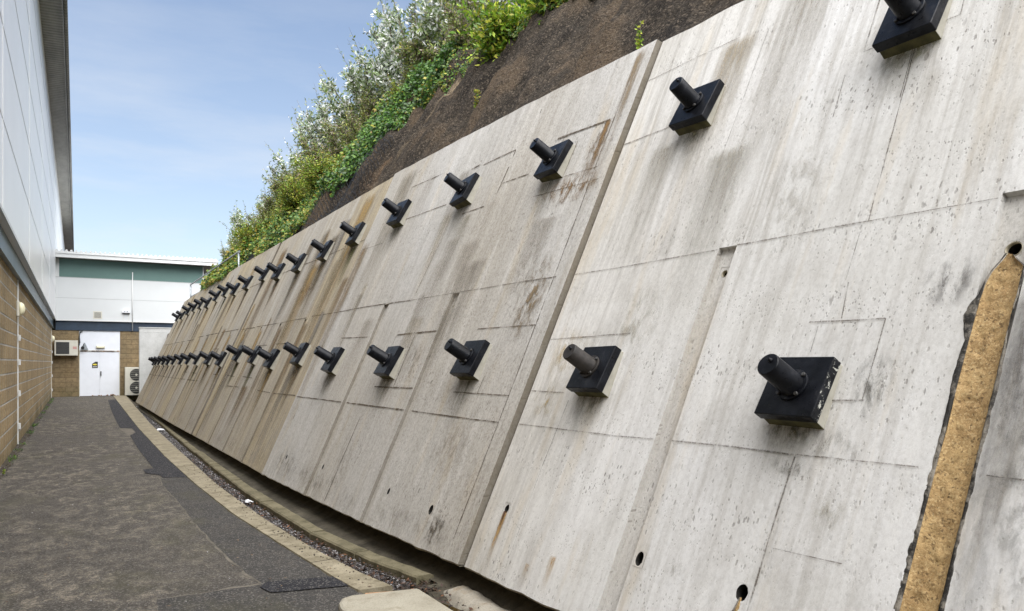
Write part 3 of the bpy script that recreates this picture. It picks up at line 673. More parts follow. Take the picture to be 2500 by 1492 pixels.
# ------------------------------------------------------------------ anchors
ORD = ['nearest', 'second nearest', 'third nearest', 'fourth nearest', 'fifth nearest', 'sixth nearest', 'seventh nearest', 'eighth nearest', 'ninth nearest', 'tenth nearest', 'eleventh nearest',
       'tenth from the far end', 'ninth from the far end', 'eighth from the far end', 'seventh from the far end', 'sixth from the far end', 'fifth from the far end', 'fourth from the far end', 'third from the far end', 'second from the far end']
ORD = ORD[:10]+ORD[10:11]+['ninth farthest', 'eighth farthest', 'seventh farthest', 'sixth farthest', 'fifth farthest', 'fourth farthest', 'third farthest', 'second farthest', 'very farthest']
TILT = R(31)
# local frame of an anchor: +X along the bar out of the wall, Y along the wall, Z up the plate
def anchor_proto():
    r = empty('ground_anchor', (0, 0, 0), 'x', 'ground anchor', 'black anchor heads bolted to the raked wall')
    hw, hh = .166, .160
    # wedge pad: its back lies in the wall plane, 7 degrees off the plate
    th = R(31)-math.atan(K)
    m = MB(); b = m.bm
    fr = [b.verts.new((.0, y, z)) for y, z in ((-hw+.01, -hh+.01), (hw-.01, -hh+.01), (hw-.01, hh-.01), (-hw+.01, hh-.01))]
    bkx = lambda z: -(.080+math.tan(th)*(-z))-.02
    bk = [b.verts.new((bkx(z), y, z)) for y, z in ((-hw+.006, -hh-.0), (hw-.006, -hh-.0), (hw-.006, hh), (-hw+.006, hh))]
    b.faces.new(fr)
    for i in range(4):
        f = b.faces.new((fr[i], bk[i], bk[(i+1) % 4], fr[(i+1) % 4])); f.material_index = 1 if i == 0 else 0
    m.build('concrete_pad', [M['pad'], M['padlow']], r, .004)
    m = MB().box(-.046, .012, -hw, hw, -hh, hh); m.build('bearing_plate', M['black'], r, .004)
    # bolted flange ring
    m = MB(); m.tube([(.010, 0, 0), (.024, 0, 0)], .083, 28); fl = m.build('flange', M['black'], r, .002)
    for k in range(4):
        a = math.pi/4+k*math.pi/2; y, z = .073*math.cos(a), .073*math.sin(a)
        MB().tube([(.022, y, z), (.036, y, z)], .010, 6).build('bolt', M['bolt'], r)
    # cap: slightly tapered can with a lip and a grease nipple
    m = MB(); m.tube([(.02, 0, 0), (.03, 0, 0), (.036, 0, 0), (.205, 0, 0), (.212, 0, 0)], [.064, .064, .061, .058, .054], 32)
    cap = m.build('cap', M['black'], r)
    m = MB(); m.tube([(.211, .012, .018), (.219, .012, .018), (.219, .012, .018), (.231, .012, .018)], [.011, .011, .007, .007], 8)
    m.build('grease_nipple', M['black'], r)
    return r
def copy_tree(o, parent=None):
    c = o.copy(); COL.objects.link(c)
    if parent: c.parent = parent
    for ch in list(o.children): copy_tree(ch, c)
    return c
proto = anchor_proto()
ac = math.cos(TILT); as_ = math.sin(TILT)
first = True
for row, ys_, zs_ in (('upper', UP, UZ), ('lower', LO, LZ)):
    for i, (y, z) in enumerate(zip(ys_, zs_)):
        o = proto if first else copy_tree(proto); first = False
        bi = bay_of(y); c = wp(y, z, .085+BAYS[bi][2])
        jit = R(random.uniform(-3, 3)); jy = R(random.uniform(-2.5, 2.5))
        if i == 0: jit = jy = 0
        X = Vector((-ac, 0, as_)); Y = Vector((0, -1, 0)); Z = X.cross(Y)
        Mx = Matrix((X, Y, Z)).transposed().to_4x4()
        Mx = Matrix.Translation(c) @ Mx @ Matrix.Rotation(jit, 4, 'X') @ Matrix.Rotation(jy, 4, 'Z')
        sc = 1. if i < 9 else .97
        o.matrix_world = Mx @ Matrix.Diagonal((sc, sc, sc, 1))
        look = {('upper', 0): 'black anchor with glossy plate cut off by the top edge, nearest in the upper row',
                ('upper', 1): 'black anchor just right of the step joint, second in the upper row',
                ('upper', 2): 'black anchor just left of the step joint near the wall top',
                ('lower', 0): 'largest black anchor, square plate with chipped white flaking side',
                ('lower', 1): 'black anchor with dusty brown cap, right of the step joint, lower row',
                ('lower', 2): 'black anchor just left of the step joint in the lower row, pale top of cap'}.get((row, i),
                '%s black anchor head in the %s row of the wall' % (ORD[i], row))
        o['label'] = look
        if row == 'lower' and i == 1:
            for ch in o.children:
                if ch.name.startswith(('cap', 'flange')): ch.data = ch.data.copy(); ch.data.materials[0] = M['dusty']
        if row == 'lower' and i == 0:
            for ch in o.children:
                if ch.name.startswith('bearing_plate'):
                    ch.data = ch.data.copy(); ch.data.materials.append(M['blackchip'])
                    for f in ch.data.polygons:
                        if f.normal.y < -.5 or f.normal.y > .5: f.material_index = 1

# ------------------------------------------------------------------ ground strips
YB = [-3, 3, 5.15, 5.66, 6.9, 8.46, 10.86, 14.18, 20.7, 41.2]
B0 = lambda y: interp(y, YB, [1.95, 1.95, 1.70, 1.64, 1.54, 1.42, 1.34, 1.29, 1.29, 1.50])
B1 = lambda y: interp(y, [5.18, 5.59, 6.53, 8.07, 10.5, 15.4, 22, 41.2], [1.95, 1.87, 1.76, 1.66, 1.59, 1.61, 1.66, 2.05])
B2 = lambda y: interp(y, [5.2, 5.84, 7.1, 9.54, 12.2, 18.5, 41.2], [2.17, 2.03, 1.87, 1.77, 1.77, 1.82, 2.12])
B3 = lambda y: interp(y, [5.2, 5.98, 7.21, 9.95, 12.9, 19, 41.2], [2.32, 2.17, 2.02, 1.93, 1.92, 1.93, 2.2])
def loft(name, mat, prof, y0, y1, dy=.12, jit=.004, bevel=0):
    """prof(y) -> list of (x,z); lofted along the alley"""
    m = MB(); rows = []; n = max(1, int((y1-y0)/dy))
    for i in range(n+1):
        y = y0+(y1-y0)*i/n; rows.append([m.bm.verts.new((x+jit*mnoise.noise(Vector((y*7, x*2, 1.))), y, z)) for x, z in prof(y)])
    for a, b in zip(rows, rows[1:]):
        for k in range(len(a)-1): m.bm.faces.new((a[k], a[k+1], b[k+1], b[k]))
    for q in (rows[0], rows[-1]):
        if len(q) > 3: m.bm.faces.new(q)
    return m.build(name, mat)
g = MB(); g.quad((-400, -400, -.30), (400, -400, -.30), (400, 400, -.30), (-400, 400, -.30)); tag(g.build('ground', M['soil']), kind='structure')
pth = loft('path', M['asph'], lambda y: [(-1.06, 0), (-.3, .0), (.6, 0.), (B0(y)+.02, 0), (B0(y)+.02, -.2)], -12, 41.4, .3, 0); tag(pth, kind='structure')
def sheet(name, mat, pts, z, sub=.09, amp=.018):
    m = MB(); out = []
    for (xa, ya), (xb, yb) in zip(pts, pts[1:]+pts[:1]):
        L_ = math.hypot(xb-xa, yb-ya); n = max(1, int(L_/sub))
        for k in range(n):
            x = xa+(xb-xa)*k/n; y = ya+(yb-ya)*k/n
            out.append((x+amp*mnoise.noise(Vector((x*6, y*6, 0)))+amp*.5*mnoise.noise(Vector((x*21, y*21, 4))), y+amp*mnoise.noise(Vector((x*6, y*6, 9)))))
    vs = [m.bm.verts.new((x, y, z)) for x, y in out]; f = m.bm.faces.new(vs)
    bmesh.ops.triangulate(m.bm, faces=[f])
    return tag(m.build(name, mat), kind='structure')
lane = [(.97, 10.88), (1.01, 9.66), (1.02, 7.99), (1.07, 6.84), (1.11, 6.15), (1.16, 5.72)]
sheet('asphalt_patch', M['asph2'], [(.44, -3), (1.95, -3), (1.90, 3.4), (1.68, 5.30), (1.64, 5.66), (1.54, 6.9), (1.42, 8.46), (1.34, 10.86), (1.34, 11.5), (1.0, 11.6)]+lane+[(1.15, 5.68), (.46, 5.66)], .004)
sheet('worn_edge', M['dust'], [(.44, 5.66), (.45, 5.68), (1.14, 5.72), (1.095, 6.15), (1.052, 6.84), (1.005, 7.99), (.998, 9.66), (.958, 10.88), (.985, 11.61), (1.2, 11.7), (1.2, 5.6)], .002, amp=.04)
sheet('worn_edge', M['dust'], [(1.12, 37), (.97, 28), (.885, 20.9), (.99, 18.6), (.968, 15.4), (.99, 12.7), (1.2, 12.7), (1.2, 37)], .002, amp=.04)
sheet('asphalt_patch', M['asph3'], [(1.36, 11.47), (1.30, 14.2), (1.30, 20.7), (1.38, 30), (1.50, 37.2), (1.14, 36.7), (.98, 28), (.90, 20.9), (1.16, 20.6), (1.16, 19.4), (1.0, 18.6), (.98, 15.4), (1.0, 12.7), (.86, 12.6), (.85, 12.2), (1.02, 11.9), (1.03, 11.6)], .008)
sheet('asphalt_patch', M['asph3'], [(1.13, 5.60), (1.16, 5.42), (1.72, 5.31), (1.67, 5.60), (1.20, 5.70)], .012, amp=.012)
loft('concrete_channel', M['conc'], lambda y: [(B0(y), .0), (B0(y)+.004, .016), (B1(y)-.008, .014), (B1(y), .004), (B1(y)+.004, -.2)], 5.16, 41.3, .1, .006)['kind'] = 'structure'
m = MB()
for y in [6.05, 7.2, 8.7, 10.3, 12.4, 15.1, 18.2, 22., 27., 33.]: m.quad((B0(y)+.002, y, .0175), (B1(y)-.006, y+.03, .0165), (B1(y)-.006, y+.042, .0165), (B0(y)+.002, y+.012, .0175))
tag(m.build('channel_joints', M['foot']), kind='structure')
drn = loft('drain', M['soil'], lambda y: [(B1(y)-.01, -.055), (B2(y)+.01, -.055)], 4.9, 41.3, .3, 0); drn['kind'] = 'structure'
ky = 5.24; q = 0
while ky < 31:
    kl = .915; q += 1; ox, oz = random.uniform(-.006, .006), random.uniform(-.006, .005)
    loft('kerb', M['kerb'], lambda y: [(B2(y)+ox, -.12), (B2(y)+ox+.004, .020+oz), (B2(y)+ox+.018, .033+oz), (B3(y)+ox-.03, .035+oz), (B3(y)+ox-.010, .022+oz), (B3(y)+ox, -.2)], ky, min(31.5, ky+kl-.012), .09, .012)['kind'] = 'structure'
    ky += kl
def footp(y):
    x = interp(y, TY, TX); k = min(1, max(0, (y-4.7)/.4))
    return [((B3(y) if y > 5.2 else 1.9)-.02, -.03*k-.06*(1-k)), (x-.07, -.055+.050*k), (x-.01, -.05+.055*k), (x+.06, .0+.02*k), (x+.22, .10)]
loft('wall_footing', M['foot'], footp, -.6, 31.2, .1, .016)['kind'] = 'structure'
# moss and dirt gutter at the foot of the left wall
loft('verge', M['soil'], lambda y: [(-1.04, .05), (-.99, .028), (-.90+.05*mnoise.noise(Vector((y*1.5, 0, 0))), .003)], 2, 41, .12, .02)['kind'] = 'structure'

# foreground slab, cement heap, puddle
m = MB(); pts = [(1.40, 1.5), (1.40, 4.60), (1.42, 4.70), (1.47, 4.79), (1.54, 4.82), (1.98, 4.75), (1.99, 4.18), (1.97, 1.5)]
m.poly(pts, -.1, .10); tag(m.build('concrete_step', M['slab'], None, .022), 'raised pale concrete step with rounded edge at the bottom of the photo', 'concrete step')
m = MB(); gy = []
for i in range(25):
    row = []
    for j in range(17):
        u, v = i/24, j/16; x = 2.19+.30*v; y = 5.08-1.0*u
        x += .05*mnoise.noise(Vector((u*4, 0, 2)))+.04*u; d = 1-abs(2*v-1)**2.2; e = min(1, min(u, 1-u)*5)
        row.append(m.bm.verts.new((x, y, -.07+(.10*d*e)*(1-.35*u)+.018*mnoise.noise(Vector((x*12, y*9, 0)))+.008*mnoise.noise(Vector((x*40, y*30, 5))))))
    gy.append(row)
for i in range(24):
    for j in range(16): m.bm.faces.new((gy[i][j], gy[i][j+1], gy[i+1][j+1], gy[i+1][j])).smooth = True
tag(m.build('cement_heap', M['lump']), 'lumpy pale heap of spilt cement lying below the wall foot', 'cement heap')
m = MB(); m.poly([(1.99, 4.78), (2.04, 4.97), (2.16, 4.84), (2.22, 4.60), (2.27, 4.30), (2.3, 3.8), (2.3, 3.2), (2.0, 3.2)], -.055, -.046)
tag(m.build('puddle', M['puddle']), kind='structure')
m = MB().box(-.16, .16, -.012, .012, 0, .007); o = tag(m.build('metal_strip', M['rust']), 'rusty thin metal strip lying across the end of the concrete channel', 'metal strip'); o.location = (1.86, 4.99, .0185); o.rotation_euler = (0, R(2), R(-8))

# stones and leaves in the drain, grit on the concrete
def scatter_stones(name, n, gen, mats, smin, smax, label=None, cat=None):
    m = MB(); lc = m.bm.loops.layers.float_color.new('leaf')
    for _ in range(n):
        x, y, z = gen(); s = random.uniform(smin, smax); a = random.uniform(0, 6.28); mi = random.randrange(len(mats))
        rot = Matrix.Rotation(a, 3, 'Z') @ Matrix.Rotation(random.uniform(-.6, .6), 3, 'X')
        vs = [m.bm.verts.new(Vector((x, y, z))+rot @ Vector((px*s*random.uniform(.7, 1.2), py*s*random.uniform(.6, 1.), pz*s*.6))) for px, py, pz in ((1, 0, 0), (0, 1, 0), (-1, 0, 0), (0, -1, 0), (0, 0, 1), (0, 0, -1))]
        for q in ((0, 1, 4), (1, 2, 4), (2, 3, 4), (3, 0, 4), (1, 0, 5), (2, 1, 5), (3, 2, 5), (0, 3, 5)): m.bm.faces.new([vs[i] for i in q]).material_index = mi
    o = m.build(name, mats); tag(o, label, cat, kind='stuff'); return o
g1 = simple('grey_stone', (.16, .15, .15), .8, .3, 40); g2 = simple('pale_stone', (.38, .37, .37), .8, .3, 40); g3 = simple('brown_stone', (.07, .05, .038), .8, .3, 40); g4 = simple('dark_stone', (.035, .03, .028), .7, .3, 40)
def dgen():
    y = 5.25+26*random.random()**1.7; return (random.uniform(B1(y)+.005, B2(y)-.005), y, -.05+random.uniform(0, .028))
scatter_stones('drain_gravel', 9000, dgen, [g1, g2, g4, g4, g1, g4, g1], .006, .016, 'grey and brown gravel filling the narrow drain beside the kerb', 'gravel')
def sgen():
    y = 5.4+8*random.random()**1.3; return (B0(y)+(B1(y)-B0(y))*random.random()**.6, y, .018)
scatter_stones('grit', 130, sgen, [g4, g3], .004, .011, 'dark crumbs of dirt scattered over the concrete channel', 'grit')
def agen():
    y = 2.5+26*random.random()**1.6; return (random.uniform(-.95, 1.6), y, .006)
scatter_stones('grit', 420, agen, [g1, g3, g2, g4], .003, .009, 'loose chippings scattered over the asphalt path', 'grit')
def vgen():
    y = 8+30*random.random(); return (random.uniform(-1.0, -.85), y, .03)
scatter_stones('grit', 700, vgen, [g1, g3, g4], .006, .016, 'stones and dirt along the foot of the block wall', 'grit')

def leaf_face(bm, lc, p, d, n, L_, w, col, fold=.0):
    d = d.normalized(); s = d.cross(n)
    if s.length < 1e-4: s = Vector((1, 0, 0))
    s.normalize()
    a = bm.verts.new(p); b = bm.verts.new(p+d*L_*.45+s*w*.5); c = bm.verts.new(p+d*L_); e = bm.verts.new(p+d*L_*.45-s*w*.5)
    f = bm.faces.new((a, b, c, e))
    for l in f.loops: l[lc] = (*col, 1)
def rv(): 
    while True:
        v = Vector((random.uniform(-1, 1), random.uniform(-1, 1), random.uniform(-1, 1)))
        if .05 < v.length < 1: return v.normalized()
m = MB(); lc = m.bm.loops.layers.float_color.new('leaf')
for _ in range(2600):
    if random.random() < .75:
        y = 5.0+9*random.random()**2; x = random.uniform(B1(max(y, 5.2)), B2(max(y, 5.2))); z = -.03+random.uniform(0, .03)
        if y < 5.25: x = random.uniform(1.96, 2.25)
    else:
        y = random.uniform(3.9, 5.2); x = random.uniform(2.02, 2.4); z = -.03 + random.uniform(0, .03)
        if random.random() < .6: continue
    col = random.choice([(.09, .045, .025), (.05, .028, .018), (.03, .02, .014), (.17, .075, .035), (.022, .016, .012), (.07, .045, .035), (.045, .03, .02), (.03, .022, .016), (.03, .022, .018), (.04, .03, .02)])
    leaf_face(m.bm, lc, Vector((x, y, z)), Vector((random.uniform(-1, 1), random.uniform(-1, 1), random.uniform(-.2, .35))), Vector((random.uniform(-.5, .5), random.uniform(-.5, .5), 1)), random.uniform(.018, .045), random.uniform(.010, .024), col)
tag(m.build('fallen_leaves', M['leafdry']), 'brown and russet fallen leaves heaped in the drain', 'fallen leaves', kind='stuff')

# pale litter in the far drain
for k, (y, s, lb) in enumerate(((20.2, .16, 'crumpled white plastic litter lying in the drain, middle distance'), (30.5, .22, 'white plastic litter at the far end of the drain'), (9.1, .07, 'small white scrap of litter in the near part of the drain'))):
    m = MB(); n = 9; gg = []
    for i in range(n+1):
        gg.append([m.bm.verts.new((s*(i/n-.5)+.02*random.uniform(-1, 1), s*2.2*(j/n-.5), .25*s*random.random()*(1-abs(2*i/n-1)))) for j in range(n+1)])
    for i in range(n):
        for j in range(n): m.bm.faces.new((gg[i][j], gg[i][j+1], gg[i+1][j+1], gg[i+1][j]))
    o = tag(m.build('litter', M['white']), lb, 'litter'); o.location = ((B1(y)+B2(y))/2, y, -.02 if k < 2 else .01)

# ------------------------------------------------------------------ left building
lb = empty('warehouse', (-1, 0, 0), 'tall pale clad building over a brown block wall along the left side of the alley', 'building')
lb.location = (0, 0, 0)
XW = -1.0; XC = -.86; HB = 3.60; HR = 11.0; Y0, Y1 = -6, 78
MB().box(XW-.3, XW, Y0, Y1, -.2, 3.19).build('block_wall', M['block'], lb)
m = MB().box(XW-.3, XW+.035, Y0, Y1, 3.192, HB-.002).box(XW+.035, XW+.075, Y0, Y1, 3.192, 3.215); m.build('flashing', M['band'], lb)
MB().box(XC-.6, XC, Y0, Y1, HB+.001, HR).build('cladding', M['clad'], lb)
m = MB()
for z in (4.85, 6.10, 7.35, 8.6, 9.85):
    m.box(XC+.001, XC+.006, Y0, Y1, z-.007, z+.007)
y = -.9
while y < Y1:
    if not 41 < y < 49: m.box(XC+.001, XC+.007, y-.009, y+.009, HB+.02, HR-.05)
    y += 6.55
m.build('panel_joints', M['cladh'], lb)
MB().box(XC+.002, XC+.012, Y0, Y1, HB-.02, HB+.03).build('drip_trim', M['trim'], lb)
# eave: ribbed soffit, fascia and gutter
m = MB(); m.quad((XC, Y0, HR), (-.36, Y0, HR+.02), (-.36, Y1, HR+.02), (XC, Y1, HR)); m.quad((XC, Y0, HR+.1), (-.36, Y0, HR+.12), (-.36, Y1, HR+.12), (XC, Y1, HR+.1)); m.build('soffit', M['soffit'], lb)
m = MB().box(-.365, -.33, Y0, Y1, HR-.05, HR+.30); m.tube([(-.27, Y0, HR+.08), (-.27, Y1, HR+.08)], .055, 10); m.build('gutter', M['soffit'], lb)
m = MB(); m.quad((-.33, Y0, HR+.31), (-.33, Y1, HR+.31), (-14, Y1, HR+1.9), (-14, Y0, HR+1.9)); m.box(-14, -13.9, Y0, Y1, -.2, HR+1.9); m.build('roof', M['soffit'], lb)
# movement joints with white cover strips and ties
for yj in (17.55, 39.9):
    m = MB().box(XW+.001, XW+.02, yj-.025, yj+.025, .02, 3.19)
    m.build('cover_strip', M['trim'] if yj < 30 else M['ac'], lb)
    for z in (.32, .95, 1.55, 2.02):
        MB().box(XW+.02, XW+.055, yj-.05, yj+.03, z, z+.11).build('strip_clip', M['trim'], lb)
for k, (yl, zl, s) in enumerate(((17.3, 2.62, 1.), (39.6, 2.66, 1.))):
    r = empty('bulkhead_lamp', (XW+.02, yl, zl), ['cream oval bulkhead lamp on the block wall nearer the viewer', 'small cream bulkhead lamp on the block wall near the far corner'][k], 'wall lamp', 'bulkhead lamps on the block wall')
    MB().box(-.02, .03, -.085, .085, -.15, .15).build('lamp_base', M['ac'], r, .02)
    m = MB(); m.tube([(.03, 0, 0), (.06, 0, 0), (.10, 0, 0), (.12, 0, 0)], [.13, .125, .095, .03], 20)
    for v in m.bm.verts: v.co.y *= .62
    m.build('lamp_cover', M['lampm'], r)

# ------------------------------------------------------------------ end building
EY = 41.3; EX1 = 5.55
eb = empty('end_building', (0, 0, 0), 'low white clad building with a green band and double door closing the alley', 'building')
m = MB().box(XW, .085, EY, EY+.3, -.2, 3.10).box(1.80, EX1, EY, EY+.3, -.2, 3.10); m.build('block_wall', M['blockx'], eb)
MB().box(XC-.0, EX1, EY-.03, EY+.3, 3.104, 3.56).build('flashing', M['band2'], eb)
m = MB().box(XC, EX1, EY-.10, EY+.3, 3.562, 5.58); m.box(EX1-.05, EX1, EY-.1, EY+18, 3.562, 6.4); m.build('cladding', M['clad2'], eb)
m = MB().box(XC, EX1, EY-.104, EY-.101, 4.60, 4.615).box(XC, EX1, EY-.104, EY-.101, 5.555, 5.575); m.build('panel_joints', M['cladj'], eb)
MB().box(XC, EX1, EY-.125, EY-.10, 3.545, 3.60).build('drip_trim', M['trim'], eb)
MB().box(XC+.14, EX1, EY-.09, EY+.3, 5.582, 6.42).build('green_band', M['green'], eb)
MB().box(XC, XC+.138, EY-.10, EY+.3, 5.582, 6.42).build('corner_trim', M['trim'], eb)
m = MB().box(XC-.0, 6.15, EY-.62, EY-.50, 6.43, 6.60).box(XC-.0, 6.15, EY-.655, EY-.50, 6.602, 6.70)
for k in range(36):
    x = XC+.05+k*.196; m.tube([(x, EY-.66, 6.74), (x, EY+1, 6.80)], .05, 6)
m.build('gutter', M['trim'], eb)
m = MB(); m.quad((XC, EY-.5, 6.435), (6.12, EY-.5, 6.435), (6.12, EY+18, 6.435), (XC, EY+18, 6.435)); m.build('soffit', M['soffit'], eb)
m = MB().box(XC, 6.14, EY-.5, EY+18, 6.60, 6.72); m.build('roof', M['trim'], eb)
MB().box(XW, EX1, EY+17.8, EY+18, -.2, 6.4).build('rear_wall', M['clad2'], eb)
m = MB(); m.tube([(2.33, EY-.14, 5.95), (2.33, EY-.14, 3.12)], .022, 8); m.build('downpipe', M['trim'], eb)
# door
dx0, dx1 = .09, 1.795
MB().box(dx0, dx1, EY+.02, EY+.08, 2.17, 3.10).build('overpanel', M['door'], eb)
m = MB().box(dx0, dx1, EY+.0, EY+.09, 2.125, 2.165).box(dx0-.0, dx0+.03, EY, EY+.09, 0, 2.125).box(dx1-.03, dx1, EY, EY+.09, 0, 2.125).build('door_frame', M['ac'], eb)
m = MB()
for k in range(40):
    x = random.uniform(dx0, dx1-.1); m.box(x, x+random.uniform(.02, .12), EY-.004, EY+.0, 2.118+random.uniform(0, .01), 2.14+random.uniform(0, .02))
m.build('rust_line', M['rust'], eb)
for k, (a, b) in enumerate(((dx0+.032, .938), (.944, dx1-.032))):
    d = MB().box(a, b, EY+.03, EY+.07, .02, 2.12).build('door', M['door'], eb)
    m = MB()
    for q in range(13):
        x = a+(b-a)*random.random()*.95 if k else b-(b-a)*random.random()**2*.6-.05; h = random.uniform(.01, .05)*(1.3 if k else .6); m.box(x, min(b, x+random.uniform(.02, .09)), EY+.0285, EY+.0295+.0001*q, .02, .02+h)
    m.build('rust_patch', M['rust'], d)
    if k == 1:
        MB().box(a+.02, a+.07, EY+.0, EY+.03, .98, 1.18).box(a+.03, a+.055, EY-.03, EY+.0, .94, 1.10).build('handle', M['grille'], d)
    else:
        m = MB(); z0 = 1.32; m.poly([(0, 0), (.24, 0), (.24, .30), (.14, .30), (.0, .20)], 0, .003)
        st = m.build('sticker', M['grille'], d); st.location = (.62, EY+.0275, 1.335); st.rotation_euler = (R(90), 0, 0)
        m = MB(); m.poly([(.12+.10*math.cos(t*.35), .165+.035*math.sin(t*.35)) for t in range(18)], 0, .001)
        y_ = m.build('sticker_oval', simple('yellow_ink', (.65, .55, .06), .5), d); y_.location = (.62, EY+.0235, 1.335); y_.rotation_euler = (R(90), 0, 0)
        m = MB(); m.poly([(.03, .05), (.21, .05), (.21, .075), (.03, .075)], 0, .001)
        y_ = m.build('sticker_line', M['trim'], d); y_.location = (.62, EY+.0235, 1.335); y_.rotation_euler = (R(90), 0, 0)
# louvre vent
MB().box(.66, 1.04, EY-.112, EY-.10, 3.66, 4.02).build('vent_frame', M['ac'], eb)
m = MB()
for k in range(6): m.box(.71, .99, EY-.116, EY-.1125, 3.72+k*.045, 3.738+k*.045)
m.build('vent_louvre', M['grille'], eb)
# alarm box
r = empty('alarm_box', (2.05, EY-.10, 3.98), 'white alarm box on the end building cladding beside the downpipe', 'alarm box')
m = MB(); m.poly([(-.17, 0), (.17, 0), (.17, .10), (.10, .20), (-.10, .20), (-.17, .10)], 0, .10); o = m.build('housing', M['white'], r, .01); o.rotation_euler = (R(90), 0, 0)
MB().box(-.10, -.03, -.104, -.101, .05, .075).box(.02, .09, -.104, -.101, .05, .075).build('marking', M['band'], r)
MB().box(-.16, .16, -.09, -.0, -.03, -.004).build('base_strip', M['grille'], r)
MB().box(-.13, -.115, -.012, .0, -.37, -.03).box(.115, .13, -.012, 0, -.37, -.03).build('conduit', M['ac'], r)
# door light, security lamp
r = empty('door_light', (.97, EY+.02, 2.33), 'small cream strip light above the white double door', 'wall lamp')
MB().box(-.19, .19, -.05, .0, -.07, .07).build('light_base', M['ac'], r, .02)
MB().box(-.155, .155, -.10, -.05, -.045, .045).build('light_cover', M['lampm'], r, .02)
r = empty('security_lamp', (.30, EY+.02, 2.18), 'grey bracket with a dark round lamp above the left door leaf', 'security lamp')
m = MB(); m.poly([(-.03, 0), (.17, 0), (.03, .34), (-.02, .34)], 0, .05); o = m.build('bracket', M['steel'], r); o.rotation_euler = (R(90), 0, 0)
m = MB(); m.tube([(-.07, -.06, .13), (-.07, -.20, .10)], [.06, .075], 14); m.build('lamp_head', M['grille'], r)
MB().tube([(-.02, -.03, .28), (-.06, -.10, .18)], .018, 8).build('arm', M['grille'], r)

# air conditioning units
r = empty('air_conditioner', (-.43, EY-.38, 1.92), 'cream air conditioning unit on brackets left of the white door', 'air conditioner')
MB().box(-.47, .47, .0, .34, 0, .70).build('casing', M['ac'], r, .015)
MB().box(-.41, .12, -.008, -.001, .07, .62).build('fan_grille', M['grille'], r)
m = MB()
for k in range(9): m.box(-.41, .12, -.014, -.0085, .10+k*.06, .106+k*.06)
m.build('grille_bars', simple('grey_wire', (.12, .12, .12), .5), r)
MB().box(.26, .42, -.004, -.0005, .30, .42).build('badge', simple('faint_red_badge', (.52, .30, .27), .6), r)
m = MB().box(-.40, -.36, .02, .37, -.04, -.001).box(.36, .40, .02, .37, -.04, -.001); m.build('wall_bracket', M['grille'], r)
m = MB(); m.tube([(.46, .2, .5), (.52, .25, .5), (.54, .33, .62), (.52, .345, .9), (.56, .345, 1.1), (.66, .345, 1.17)], .028, 8); m.build('pipe', M['grille'], r)
r = empty('air_conditioner', (2.45, EY-.42, .03), 'tall cream condenser with two round fans right of the door', 'air conditioner')
MB().box(-.46, .46, .0, .36, 0, 1.34).build('casing', M['ac'], r, .015)
for z in (.36, .98):
    m = MB(); m.tube([(.03, -.012, z), (.03, -.001, z)], .285, 36); f = m.build('fan_grille', M['grille'], r)
    m = MB()
    for k in range(5): m.box(.03-.25, .03+.25, -.022, -.0125, z-.18+k*.09, z-.172+k*.09)
    m.tube([(.03, -.024, z), (.03, -.0125, z)], .05, 12); m.build('guard', M['ac'], f)
MB().box(-.40, -.30, .04, .32, -.03, 0).box(.30, .40, .04, .32, -.03, 0).build('foot', M['grille'], r)

# light grey return wall and handrail
m = MB(); m.box(2.42, 5.6, 37.9, 38.25, -.25, 3.14); m.box(2.40, 5.6, 37.88, 38.27, 3.142, 3.18)
for z in (1.35, 2.95): m.box(2.425, 5.5, 37.894, 37.899, z, z+.012)
tag(m.build('concrete_wall', M['grayw'], None, .01), 'smooth light grey concrete wall standing beyond the raked wall end', 'concrete wall')
r = empty('handrail', (3.74, 31.2, 2.92), 'galvanised steel handrail on top of the far end of the raked wall', 'handrail')
m = MB(); m.tube([(0, 0, 1.62), (0, -10, 1.62)], .026, 8); m.build('top_rail', M['steel'], r)
m = MB(); m.tube([(0, 0, 1.15), (0, -10, 1.15)], .020, 8); m.build('mid_rail', M['steel'], r)
for k in range(4):
    m = MB(); m.tube([(0, -k*3.3, .6), (0, -k*3.3, 1.62)], .026, 8); m.build('post', M['steel'], r)

# ------------------------------------------------------------------ hillside
def hs(Y): return interp(Y, [0, 14, 20, 26, 31, 36, 60], [1, 1, .85, .62, .42, .25, .1])
def tz(X, Y):
    x0 = interp(Y, TY, TX)+K*(ptop(min(Y, 31))-.15)+.05; d = max(0, X-x0)
    s = hs(Y)
    if Y > 31.3: return 2.85+.1*mnoise.noise(Vector((X, Y, 0)))
    zt = ptop(min(max(Y, 0), 31))+.0
    h = 1.43*min(d, 1.85)+(.62*max(0, min(d-1.85, 10)))+.15*max(0, d-11.85)
    z = zt-.06+h*s
    amp = min(1, d*3)
    z += amp*(.26*mnoise.noise(Vector((X*.6, Y*2.3, 12.)))-.10*abs(mnoise.noise(Vector((X*1.5, Y*4.5, 2.))))+.30*mnoise.noise(Vector((X*1.1, Y*1.1, 0)))+.17*mnoise.noise(Vector((X*2.9, Y*2.9, 4)))+.09*mnoise.noise(Vector((X*9, Y*9, 7)))+.035*mnoise.noise(Vector((X*22, Y*22, 9))))
    return z
m = MB(); rows = []
def frange(a, b, s):
    o = []; 
    while a < b: o.append(a); a += s
    return o
ysr = frange(-6, 18, .09)+frange(18, 36, .3)+frange(36, 80, 2.5)
ds = [-.12, 0.]+frange(.05, 2.2, .075)+frange(2.3, 5, .3)+frange(5, 14, 1)+[18, 26, 40]
for Y in ysr:
    x0 = interp(Y, TY, TX)+K*(ptop(min(Y, 31))-.15)+.05
    rows.append([m.bm.verts.new((x0+d, Y, tz(x0+d, Y) if d > -.1 else tz(x0, Y)-.5)) for d in ds])
